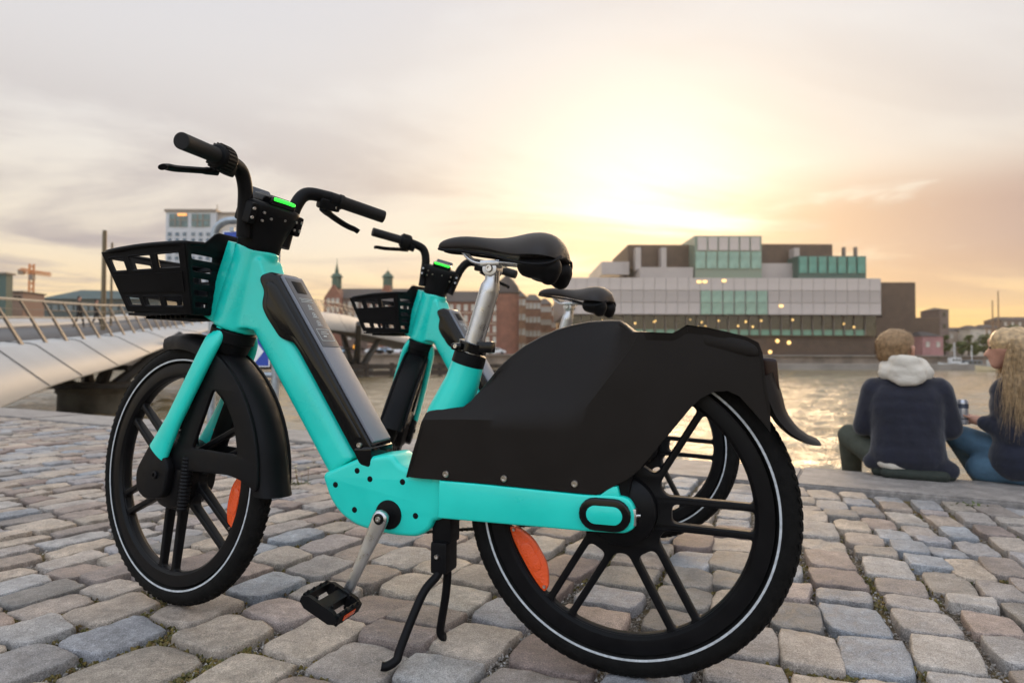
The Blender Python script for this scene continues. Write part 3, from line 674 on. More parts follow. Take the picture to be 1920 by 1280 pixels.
    def itp(T, x):
        for (x0, y0), (x1, y1) in zip(T, T[1:]):
            if x1 <= x <= x0: return y0+(y1-y0)*((x0-x)/max(x0-x1, 1e-6))
        return T[0][1] if x > T[0][0] else T[-1][1]
    xs = sorted(set([q[0] for q in TOP]+[q[0] for q in BOT if q[0] > -.2825]+[.46, .42, .37, .31, .26, .22, .19, .16, .125, .09, .05, .02, -.07, -.15, -.19, -.22]), reverse=True)
    rings = []
    W0 = .064
    for x in xs:
        zt, zb = itp(TOP, x), itp(BOT, x); zc = min(max(itp(CRE, x), zb), zt); hw = W0*(1-.10*max(0, (-.2-x)/.08)) 
        hw *= 1-.22*max(0, (x-.43)/.046)**2
        slope = .42 if x > -.02 else 0
        side = []
        for k in range(7): side.append((hw, zb+(zc-zb)*k/6))
        lean = min(.50*(zt-zc), .050)
        for k in range(1, 8):
            t = k/7; side.append((hw-lean*(t**.9), zc+(zt-zc)*t))
        # rounded top edge
        wt, ztp = side[-1]; r_ = min(.012, wt*.6, max(zt-zb, .004)*.4)
        side[-1] = (wt, ztp-r_)
        for k in range(1, 5):
            a = math.pi/2*k/4; side.append((wt-r_+r_*math.cos(a), ztp-r_+r_*math.sin(a)))
        ring = [Vector((x, y, z)) for y, z in side]+[Vector((x, 0, ztp+.002))]+[Vector((x, -y, z)) for y, z in reversed(side)]
        rings.append(ring)
    m_ = len(rings[0]); v = [p for r in rings for p in r]; fc = []
    for i in range(len(rings)-1):
        for k in range(m_-1): fc.append((i*m_+k, i*m_+k+1, (i+1)*m_+k+1, (i+1)*m_+k))
    cov = from_data('rear_cover', v, fc, COVER, b, True, 28)
    so2 = cov.modifiers.new('so', 'SOLIDIFY'); so2.thickness = .0035; so2.offset = -1; eval_mods(cov); cov.data.polygons.foreach_set('use_smooth', [True]*len(cov.data.polygons)); cov.data.set_sharp_from_angle(angle=R_(26))
    for x, z in ((.374, .397), (.240, .396), (.088, .395)):
        for sd in (1, -1): bolt(cov, (x, sd*.0645, z), .0075, (0, sd, 0), STEEL, .004)
    # shallow hatch lid on the tail
    for sd in (1, -1):
        plate('hatch_lid', round_poly([(-.163, .700), (-.240, .682), (-.258, .671), (-.262, .655), (-.245, .655), (-.165, .676)], .008, 3), COVER, cov, y=sd*.0605, thick=.008, bevel=.001)
    plate('tail_light', round_poly([(-.266, .648), (-.292, .646), (-.296, .588), (-.276, .588)], .004, 3), REDL, cov, thick=.05, bevel=.004)
    MBm = []
    mp_ = bez([(-.262, 0, .612), (-.279, 0, .572), (-.294, 0, .538), (-.318, 0, .511), (-.345, 0, .496), (-.368, 0, .491)], 5); rg = []
    for i, p in enumerate(mp_):
        t = (mp_[min(i+1, len(mp_)-1)]-mp_[max(i-1, 0)]).normalized(); nrm = Vector((-t.z, 0, t.x))*(-1)
        if nrm.x > 0: nrm = -nrm
        q = i/(len(mp_)-1); hw = .052*(1-.10*q); th = .019*(1-q)**.7+.006; ring = []
        for (yy, oo) in ((-1, 0), (-.85, .55), (-.4, .95), (0, 1.05), (.4, .95), (.85, .55), (1, 0), (.8, -.35), (.4, .05), (0, .2), (-.4, .05), (-.8, -.35)):
            ring.append(p+Vector((0, yy*hw, 0))+nrm*(oo*th*(1.3-.5*q)))
        rg.append(ring)
    MB().loft(rg).build('mudflap', COVER, cov, True, 50)
    # ---- wheels
    wheel('rear_wheel', b, 0., R_(1.5), (R_(-31),))
    fw = wheel('front_wheel', b, WB, R_(96), (R_(193),))
    steered = [fw]
    # rear hub, brake plate and cable
    hub = MB().lathe([(.02, -.050), (.062, -.048), (.070, -.036), (.074, 0), (.070, .032), (.060, .040), (.02, .044)], 40, (0, 0, WR), 'y', False).build('rear_hub', RIM, b)
    plate('brake_arm', round_poly([(-.01, .35), (.02, .35), (.012, .43), (-.02, .455), (-.03, .44)], .006, 3), BLK, hub, y=.044, thick=.012, bevel=.003)
    MB().tube(bez([(-.02, .047, .445), (-.035, .045, .430), (-.047, .044, .437), (-.058, .043, .446)], 5), .0022, 8).build('brake_cable', BLK, hub)
    # ---- crank, pedals, chain
    for sd in (1, -1):
        dv = Vector((.074, 0, -.169)).normalized()*sd; up_ = Vector((-dv.z, 0, dv.x)); L_ = .182
        rg = []
        for t, hw, yo, th in ((-.016, .008, .083, .007), (-.012, .0155, .083, .009), (0, .019, .083, .0095), (.03, .0175, .084, .009), (.09, .0135, .091, .0075), (.15, .0115, .097, .0068), (L_, .0125, .1, .0068), (L_+.008, .010, .1, .006), (L_+.013, .004, .1, .004)):
            c = Vector((.523, sd*yo, .294))+dv*t; rg.append([c+up_*(hw*math.copysign(abs(math.cos(a))**.6, math.cos(a)))+Vector((0, th*math.copysign(abs(math.sin(a))**.6, math.sin(a)), 0)) for a in [2*math.pi*k/16 for k in range(16)]])
        cr = MB().loft(rg).build('crank_arm', SILV, b, True, 60)
        plate('crank_cap', circ2(.523, .294, .0115, 24), GLOSS, cr, y=sd*.0925, thick=.003, bevel=.001); bolt(cr, (.523, sd*.094, .294), .0065, (0, sd, 0))
        pc = Vector((.523, 0, .294))+dv*L_+Vector((0, sd*.158, 0))
        pr_ = Matrix.Rotation(R_(-24 if sd > 0 else 15), 3, 'Y')
        pd = MB().tube([pc+Vector((0, -sd*.052, 0)), pc+Vector((0, sd*.045, 0))], .0075, 12).build('pedal', BLK, b)
        def pl(x, y, z): return pc+pr_ @ Vector((x, sd*y, z))
        body = MB()
        for y in (-.041, .044):
            body.loft([[pl(x, yy, z) for (x, z) in ((-.047, -.006), (-.032, -.014), (.032, -.014), (.047, -.006), (.047, .006), (.032, .014), (-.032, .014), (-.047, .006))] for yy in (y-.005, y+.005)])
        for x in (-.043, .043):
            body.loft([[pl(x+dx, yy, dz) for (dx, dz) in ((-.005, -.011), (.005, -.011), (.005, .011), (-.005, .011))] for yy in (-.041, .044)])
        body.loft([[pl(dx, yy, dz) for (dx, dz) in ((-.013, -.011), (.013, -.011), (.013, .011), (-.013, .011))] for yy in (-.041, .044)])
        for x in (-.044, -.02, .02, .044):
            for y in (-.03, -.01, .014, .034):
                if abs(x) < .03 and abs(y) < .03: continue
                for zz in (-1, 1): body.loft([[pl(x+dx*q, y+dy*q, zz*z) for dx, dy in ((-.003, -.003), (.003, -.003), (.003, .003), (-.003, .003))] for q, z in ((1, .010), (.6, .0165))])
        body.build('pedal_cage', BLK, pd, True, 30)
        for x in (-.0485, .0485):
            bevel_box('pedal_reflector', pl(x, .002, 0), (.002, .042, .011), ORANGE, pd, .0006, pr_)
    ring = plate('chainring', circ2(.523, .294, .066, 48), CHAIN, b, y=-.052, holes=[circ2(.523, .294, .035, 24)], thick=.004, bevel=.001)
    ch = MB()
    lo = [Vector((.523+.066*math.cos(a), -.052, .294+.066*math.sin(a))) for a in [R_(75-190*0)+math.pi*1.14*k/12*-1 for k in range(13)]]
    a0, a1 = R_(268), R_(92)
    arc1 = [Vector((.523+.066*math.cos(a), -.052, .294+.066*math.sin(a))) for a in [R_(92)-R_(184)*k/14 for k in range(15)]]
    arc2 = [Vector((.034*math.cos(a), -.052, WR+.034*math.sin(a))) for a in [R_(268)-R_(184)*k/8 for k in range(9)]]
    loop = arc1+arc2+[arc1[0]]
    dist = 0.; pitch = .0127; acc = []
    for p, q in zip(loop, loop[1:]):
        sg = q-p; l_ = sg.length; t = (-dist) % pitch
        while t < l_: acc.append((p+sg*(t/l_), sg.normalized())); t += pitch
        dist += l_
    for i, (p, d) in enumerate(acc):
        rot = Matrix((d, Vector((0, 1, 0)), Vector((-d.z, 0, d.x)))).transposed()
        ch.box(p, (.0135, .007 if i % 2 else .0045, .006), rot); ch.tube([p+d*.0063+Vector((0, -.0045, 0)), p+d*.0063+Vector((0, .0045, 0))], .0042, 6)
    ch.build('chain', CHAIN, b, False)
    # ---- double kickstand
    ks = bevel_box('kickstand', (.400, .006, .268), (.046, .052, .066), BLK, b, .005)
    bevel_box('pivot_block', (.402, .012, .206), (.040, .060, .07), BLK, ks, .006); bolt(ks, (.405, .043, .21), .0055)
    MB().tube(bez([(.402, .030, .182), (.408, .038, .165), (.424, .065, .140), (.438, .095, .09), (.450, .125, .035), (.452, .135, .018), (.466, .150, .009), (.476, .156, .010)], 5), [.0095]*36, 12).build('stand_leg', BLK, ks)
    MB().tube(bez([(.400, .005, .185), (.397, .004, .16), (.404, -.002, .11), (.418, -.012, .05), (.424, -.017, .022), (.420, -.020, .009), (.413, -.021, .009)], 5), [.0095]*31, 12).build('stand_leg', BLK, ks)
    # ---- fork, front fender (steered)
    def st_(o): steered.append(o); return o
    cz = .720
    crown = MB().tube([axp(.665), axp(.690), axp(.692), axp(cz-.003), axp(cz)], [.046, .051, .0555, .056, .053], 32).build('fork', BLK, b); st_(crown)
    for sd in (1, -1):
        path = bez([S(-.150, .345, sd*.030), S(-.172, .362, sd*.046), S(-.163, .330, sd*.0585), S(-.110, .240, sd*.0635), S(-.050, .145, sd*.0655), S(.006, .056, sd*.0665)], 6)
        rg = []
        for i, p in enumerate(path):
            t = (path[min(i+1, len(path)-1)]-path[max(i-1, 0)]).normalized(); yv = Vector((0, 1, 0)); w_ = t.cross(yv).normalized(); y2 = w_.cross(t)
            q = i/(len(path)-1); hw = .0255 if q < .8 else .0255+.013*(q-.8)/.2
            rg.append([p+w_*(hw*math.copysign(abs(math.cos(a))**.8, math.cos(a)))+y2*(.0125*math.copysign(abs(math.sin(a))**.8, math.sin(a))) for a in [2*math.pi*k/18 for k in range(18)]])
        MB().loft(rg).build('fork_blade', TEAL, crown, True, 60)
        plate('dropout', round_poly([(WB+.036, WR+.070), (WB+.085, WR+.004), (WB+.078, WR-.040), (WB+.045, WR-.060), (WB-.03, WR-.05), (WB-.042, WR+.02), (WB-.030, WR+.040)], [.004, .02, .02, .02, .02, .01, .006], 4), BLK, crown, y=sd*.062, thick=.024, bevel=.006, res=2)
        bolt(crown, S(0, 0, sd*.076), .010, (0, sd, 0), BLK)
    sb = MB(); p0, p1 = S(-.088, .05, .045), S(-.078, -.085, .045)
    pts = []; rr = []
    for k in range(31): pts.append(p0+(p1-p0)*(k/30)); rr.append(.013+.0022*(k % 2))
    sb.tube(pts, rr, 14).build('cable_boot', BLK, crown)
    fhub = MB().lathe([(.02, -.052), (.070, -.05), (.088, -.036), (.092, 0), (.088, .036), (.070, .05), (.02, .052)], 40, (WB, 0, WR), 'y', False).build('hub_motor', RIM, b); st_(fhub)
    rf_ = .366
    rg = []
    A0, A1 = 78, 184
    for k in range(37):
        q = k/36; a = R_(A0+(A1-A0)*q); hw = .0455*(1-.25*max(0, (.14-q)/.14)); rad = rf_-.006+(.014*max(0, (q-.90)/.10)**2)-.006*math.sin(math.pi*q)
        e = Vector((math.cos(a), 0, math.sin(a))); c = S(0, 0); ring = []
        for (yy, dr) in ((-1, -.030), (-1.0, -.012), (-.88, .004), (-.5, .013), (0, .016), (.5, .013), (.88, .004), (1.0, -.012), (1, -.030), (.93, -.030), (.92, -.012), (.8, -.001), (.45, .008), (0, .011), (-.45, .008), (-.8, -.001), (-.92, -.012), (-.93, -.030)):
            ring.append(c+e*(rad+dr)+Vector((0, yy*hw, 0)))
        rg.append(ring)
    fen = MB().loft(rg).build('front_fender', BLK, b, True, 50); st_(fen)
    arc = [(math.cos(R_(a))*.357, math.sin(R_(a))*.357) for a in range(112, 180, 6)]
    ol = [(-.122, .322)]+arc+[(-.356, -.012), (-.320, .008), (-.262, .022), (-.03, .018), (-.034, .050), (-.078, .150), (-.120, .235)]
    hole = round_poly([(-.176, .232), (-.106, .072), (-.288, .066), (-.268, .140), (-.225, .205)], [.022, .012, .012, .03, .03], 5)
    for sd in (1, -1):
        ck_ = plate('fender_stay', round_poly(ol, [.01]+[.002]*len(arc)+[.012, .02, .03, .01, .01, .01, .01], 3), BLK, fen, holes=[hole], thick=.010, bevel=.003, res=2, fn=lambda a, z, c, sd=sd: S(a, z, sd*.0475+c))
        for (a, z) in ((-.115, .262), (-.080, .190), (-.044, .118)): bolt(fen, S(a-.008, z-.004, sd*.054), .0042, (0, sd, 0))
    # ---- stem head and display
    rg = []
    for t, rx, ry, sh in ((.0, .0475, .0475, 0), (.004, .0495, .0495, 0), (.03, .0500, .0510, 0), (.055, .0510, .057, 0), (.078, .052, .068, -.001), (.095, .053, .077, -.002), (.112, .052, .079, -.003), (.119, .049, .076, -.003), (.122, .040, .066, -.003)):
        c = axp(.922)+AXD*t+Vector((sh, 0, 0)); fx = Vector((AXD.z, 0, -AXD.x))
        rg.append([c+fx*(rx*math.copysign(abs(math.cos(a))**.8, math.cos(a)))+Vector((0, ry*math.copysign(abs(math.sin(a))**.8, math.sin(a)), 0)) for a in [2*math.pi*k/32 for k in range(32)]])
    stem = MB().loft(rg).build('stem', BLK, b, True, 50); st_(stem)
    fx = Vector((AXD.z, 0, -AXD.x)); rotd = Matrix((fx, Vector((0, 1, 0)), AXD)).transposed()
    def D(a, l, h): return axp(.922)+AXD*h+fx*a+Vector((0, l, 0))
    dsp = bevel_box('display', D(-.010, 0, .131), (.078, .078, .024), GLOSS, stem, .009, rotd, 3)
    bevel_box('display_screen', D(-.004, 0, .1438), (.05, .056, .002), mat('screen', (.01, .012, .02), .08, coat=.5), stem, .0008, rotd)
    MB().tube(bez([D(-.046, -.031, .137), D(-.0495, -.024, .1375), D(-.0505, 0, .138), D(-.0495, .024, .1375), D(-.046, .031, .137)], 4), .0042, 10).build('led_bar', LED, stem)
    for (a, l, h) in ((-.05, .050, .098), (-.05, .050, .078), (-.052, .028, .088), (-.052, -.012, .094), (-.05, -.050, .098), (-.05, -.05, .078)): bolt(stem, D(a, l, h), .0034, (-fx.x, 0, -fx.z), STEEL, .003)
    ph = bevel_box('phone_cradle', D(.055, 0, .128), (.016, .074, .052), mat('cradle_blue', (.03, .04, .06), .35), stem, .006, rotd @ Matrix.Rotation(R_(35), 3, 'Y'))
    for sd in (1, -1):
        bevel_box('stem_clamp', D(-.012, sd*.071, .088), (.058, .020, .052), BLK, stem, .006, rotd)
        bolt(stem, D(-.040, sd*.074, .10), .004, (-1, 0, 0)); bolt(stem, D(-.040, sd*.074, .078), .004, (-1, 0, 0))
    # ---- handlebar
    H = lambda a, z, l: S(a, z, l)
    hp = [H(-.268, .600, .060), H(-.276, .655, .068), H(-.287, .715, .079), H(-.297, .752, .103), H(-.315, .757, .150), H(-.332, .752, .186), H(-.385, .734, .312)]
    half = bez(hp, 6)
    bar = MB()
    for sd in (1, -1): bar.tube([Vector((p.x, p.y*sd, p.z)) for p in half[:-6]], .0175, 18)
    hb = bar.build('handlebar', BLK, b, True, 60); st_(hb)
    for sd in (1, -1):
        m = lambda v: Vector((v.x, v.y*sd, v.z))
        ga, gb = m(H(-.332, .752, .186)), m(H(-.386, .734, .314)); gd = (gb-ga).normalized()
        gr = MB().tube([ga, ga+gd*.002, ga+gd*.012, ga+gd*.016, gb-gd*.006, gb-gd*.001, gb] + ([gb-gd*.001, gb-gd*.05] if sd > 0 else []), [.015, .0205, .0205, .0178, .0180, .0178, .0145] + ([.0095, .0095] if sd > 0 else []), 24).build('grip', GRIP, hb, True, 50)
        # brake body and lever
        bevel_box('brake_body', m(H(-.318, .738, .165)), (.032, .060, .030), BLK, hb, .008, Matrix.Rotation(sd*R_(18), 3, 'Z') @ Matrix.Rotation(R_(-20), 3, 'Y'), 3)
        bolt(hb, m(H(-.333, .731, .178)), .0045, (-1, 0, -.3))
        lp = bez([m(H(-.300, .728, .165)), m(H(-.292, .724, .190)), m(H(-.288, .716, .225)), m(H(-.292, .706, .262)), m(H(-.300, .700, .290)), m(H(-.305, .695, .300))], 5)
        MB().tube(lp, [.0135]*6+[.0115]*14+[.0105]*6, 12, squash=(1.0, .62)).build('brake_lever', BLK, hb)
        if sd > 0:
            sa, sb_ = m(H(-.322, .754, .158)), m(H(-.341, .748, .207))
            dd_ = (sb_-sa).normalized()
            MB().tube([sa, sa+dd_*.002, sa+dd_*.006, sa+dd_*.007, sa+dd_*.040, sa+dd_*.045, sa+dd_*.047], [.020, .0285, .0305, .0295, .0285, .025, .016], 28).build('twist_shifter', BLK, hb, True, 40)
            u = dd_.orthogonal().normalized(); w2 = dd_.cross(u); rb = MB()
            for k in range(22):
                a = 2*math.pi*k/22; e = u*math.cos(a)+w2*math.sin(a); tt = dd_.cross(e)
                rb.box(sa+dd_*.024+e*.0292, (.030, .0034, .004), Matrix((dd_, tt, e)).transposed())
            rb.build('shifter_ribs', GRIP, hb, True, 30)
        else:
            sa, sb_ = m(H(-.322, .754, .160)), m(H(-.330, .752, .186)); MB().tube([sa, sa+(sb_-sa)*.05, sa+(sb_-sa)*.95, sb_], [.017, .0195, .0195, .017], 24).build('brake_clamp', BLK, hb)
    # ---- basket on the head tube flange
    def quad(c00, c10, c11, c01, th):
        c00, c10, c11, c01 = map(Vector, (c00, c10, c11, c01)); nrm = (c10-c00).cross(c01-c00).normalized()
        return lambda u, v, c: (c00*(1-u)*(1-v)+c10*u*(1-v)+c11*u*v+c01*(1-u)*v)+nrm*c*th
    TH = 1.0
    rt, rb_ = 1.024, 1.052          # rear plane top / bottom
    ft, fb = 1.290, 1.238
    ztf, ztr, zb_ = .912, .921, .757
    hwt, hwb, hwtr, hwbr = .150, .116, .148, .095
    def rr2(x0, y0, x1, y1, r, sk=0.): return [Vector((p.x, p.y)) for p in round_poly([(x0+sk, y0), (x1-sk, y0), (x1, y1), (x0, y1)], r, 3)]
    bk = MB().box((1.148, 0, zb_+.006), (.19, .19, .006)).build('basket', BLK, b, False)
    # floor with open slots
    fm = quad((rb_, -hwbr, zb_), (fb, -hwb, zb_), (fb, hwb, zb_), (rb_, hwbr, zb_), 1)
    fh = [rr2(.08+.29*i, .10+.14*j, .33+.29*i, .18+.14*j, .02) for i in range(3) for j in range(6)]
    plate('basket_floor', [(0, 0), (1, 0), (1, 1), (0, 1)], BLK, bk, holes=fh, thick=.006, bevel=.001, fn=fm)
    rbx = MB()
    for i in range(9): rbx.box((1.09+.016*i, 0, zb_-.006), (.005, .16, .008))
    rbx.build('floor_rib', BLK, bk, False)
    for sd in (1, -1):
        sm = quad((rb_, sd*hwbr, zb_), (fb, sd*hwb, zb_+.008), (ft, sd*hwt, ztf), (rt, sd*hwtr, ztr), 1)
        sh = [rr2(.07, .66, .36, .90, .03), rr2(.42, .66, .70, .90, .03), rr2(.76, .66, .95, .90, .03), rr2(.10, .09, .38, .26, .03), rr2(.43, .09, .68, .26, .03), rr2(.73, .09, .93, .26, .03)]
        w_ = plate('basket_side', [(0, 0), (1, 0), (1, 1), (0, 1)], BLK, bk, holes=sh, thick=.006, bevel=.0008, fn=sm)
        for hpoly in sh:    # raised lips round the openings
            MB().tube([sm(q.x, q.y, 0) for q in hpoly]+[sm(hpoly[0].x, hpoly[0].y, 0)], .0038, 6, False).build('opening_lip', BLK, w_)
        band_ = [sm(u, v, 0) for u, v in ((.05, .33), (.95, .33), (.97, .60), (.05, .60))]
        c_ = sum(band_, Vector())/4
        plate('side_panel', [(.06, .32), (.95, .32), (.97, .61), (.06, .61)], BLK, w_, thick=.010, bevel=.0012, fn=sm)
    fm2 = quad((fb, -hwb, zb_+.008), (fb, hwb, zb_+.008), (ft, hwt, ztf), (ft, -hwt, ztf), 1)
    fh2 = [rr2(.06+.235*i, .66, .24+.235*i, .90, .02) for i in range(4)]+[rr2(.08+.225*i, .09, .25+.225*i, .26, .02) for i in range(4)]
    plate('basket_front', [(0, 0), (1, 0), (1, 1), (0, 1)], BLK, bk, holes=fh2, thick=.006, bevel=.0008, fn=fm2)
    # rear wall with slots either side and raised middle
    def rm(y, z, c): x = rt+(rb_-rt)*(ztr-z)/(ztr-zb_); return Vector((x+c+.012*max(0, 1-abs(y)/.06), y, z))
    ol = [(-hwbr, zb_), (hwbr, zb_), (hwtr, ztr), (.092, ztr+.006), (.076, .940), (.060, .956), (.045, .962), (-.045, .962), (-.060, .956), (-.076, .940), (-.092, ztr+.006), (-hwtr, ztr)]
    rh = []
    for k in range(5):
        z = .772+.0285*k; w1 = .088+.046*(z-zb_)/(ztr-zb_)
        for sd in (1, -1):
            q = round_poly([(sd*.054, z), (sd*w1, z), (sd*(w1+.004), z+.0145), (sd*.054, z+.0145)], .005, 3); rh.append(q)
    plate('basket_back', ol, BLK, bk, holes=rh, thick=.006, bevel=.001, fn=rm)
    rim = [Vector((ft, -hwt, ztf)), Vector((ft, hwt, ztf)), Vector((rt+.13, hwt+.001, (ztf+ztr)/2+.006)), Vector((rt, hwtr, ztr)), Vector((rt-.001, .092, ztr+.006))]
    MB().tube(bez([(rt-.001, .092, ztr+.006), (rt, hwtr-.02, ztr+.002), (rt+.02, hwtr+.001, ztr+.001), (rt+.13, hwt+.001, ztr), (ft-.03, hwt, ztf+.001), (ft, hwt-.03, ztf), (ft, 0, ztf), (ft, -hwt+.03, ztf), (ft-.03, -hwt, ztf+.001), (rt+.13, -hwt-.001, ztr), (rt+.02, -hwtr-.001, ztr+.001), (rt, -hwtr+.02, ztr+.002), (rt-.001, -.092, ztr+.006)], 5), .0062, 10).build('basket_rim', BLK, bk)
    return b, steered
bike, steered = make_bike()
TH1, TH2 = .335, .513
def copy_tree(o, parent=None, mp=None):
    c = o.copy(); col.objects.link(c); c.parent = parent
    if mp is not None: mp[o.name] = c
    for ch in list(o.children): copy_tree(ch, c, mp)
    return c
mp = {}
bike2 = copy_tree(bike, None, mp)
for o in steered: o.matrix_local = steer_matrix(-.194)
for o in steered: mp[o.name].matrix_local = steer_matrix(-1.02)
bike.location = (.232, 1.3575, 0); bike.rotation_euler = (0, 0, math.pi-TH1)
bike2.location = (.477, 2.386, 0); bike2.rotation_euler = (0, 0, math.pi-TH2)
tag(bike, 'turquoise electric hire bicycle standing nearest the camera on its kickstand', 'bicycle', 'hire bicycles on the quay')
tag(bike2, 'second turquoise hire bicycle, mostly hidden behind the front one, handlebar turned away', 'bicycle', 'hire bicycles on the quay')
# ---------------------------------------------------------------- sign frame on the quay
def sign_frame():
    a = Vector((-2.235, 4.86, 0)); c = Vector((-1.74, 4.80, 0)); rt_ = empty('direction_sign', (a+c)/2)
    O_ = (a+c)/2; e = (c-a).normalized(); hw = (c-a).length/2; nrm = Vector((e.y, -e.x, 0))
    def P(u, z, w_=0.): return e*u+nrm*w_+Vector((0, 0, z))
    arcn = 6; zt = 1.665; r = .13; r0 = .029
    pts = [P(-hw, -.03)]+[P(-hw, .4), P(-hw, 1.0)]+[P(-hw+r-r*math.cos(math.pi/2*k/arcn), zt-r+r*math.sin(math.pi/2*k/arcn)) for k in range(arcn+1)]+[P(hw-r+r*math.sin(math.pi/2*k/arcn), zt-r+r*math.cos(math.pi/2*k/arcn)) for k in range(arcn+1)]+[P(hw, 1.0), P(hw, .4), P(hw, -.03)]
    MB().tube(pts, r0, 16).build('tube_frame', GALV, rt_)
    MB().tube([P(-hw, .515), P(hw, .515)], .022, 14).build('cross_tube', GALV, rt_)
    for z0, z1, nm in ((.575, .80, 'arrow_panel'), (.84, 1.585, 'upper_panel')):
        pn = MB().loft([[P(u, z, w_) for u, z in ((-hw+.075, z0), (hw-.045, z0), (hw-.045, z1), (-hw+.075, z1))] for w_ in (-.004, .004)]).build(nm, SIGNW, rt_, False)
        MB().loft([[P(u, z, w_) for u, z in ((-hw+.083, z0+.008), (hw-.053, z0+.008), (hw-.053, z1-.008), (-hw+.083, z1-.008))] for w_ in (.0045, .0062)]).build('blue_face', SIGNB, pn, False)
        if nm == 'arrow_panel':
            ar = [(-.13, -.028), (.03, -.028), (.0, -.085), (.055, -.085), (.125, 0), (.055, .085), (.0, .085), (.03, .028), (-.13, .028)]
            zc = (z0+z1)/2
            MB().loft([[P(u+.035, zc+z, w_) for u, z in ar] for w_ in (.0068, .0082)]).build('arrow', SIGNW, pn, False)
        for u in (-.1, .1):
            MB().box(P(u, z0-.012, .0), (.03, .03, .03)).build('bracket', GALV, rt_, False)
            MB().box(P(u, z1+.012, .0), (.03, .03, .03)).build('bracket', GALV, rt_, False)
    tag(rt_, 'galvanised tube frame with blue direction panels and white arrow behind front wheel', 'sign')
sign_frame()

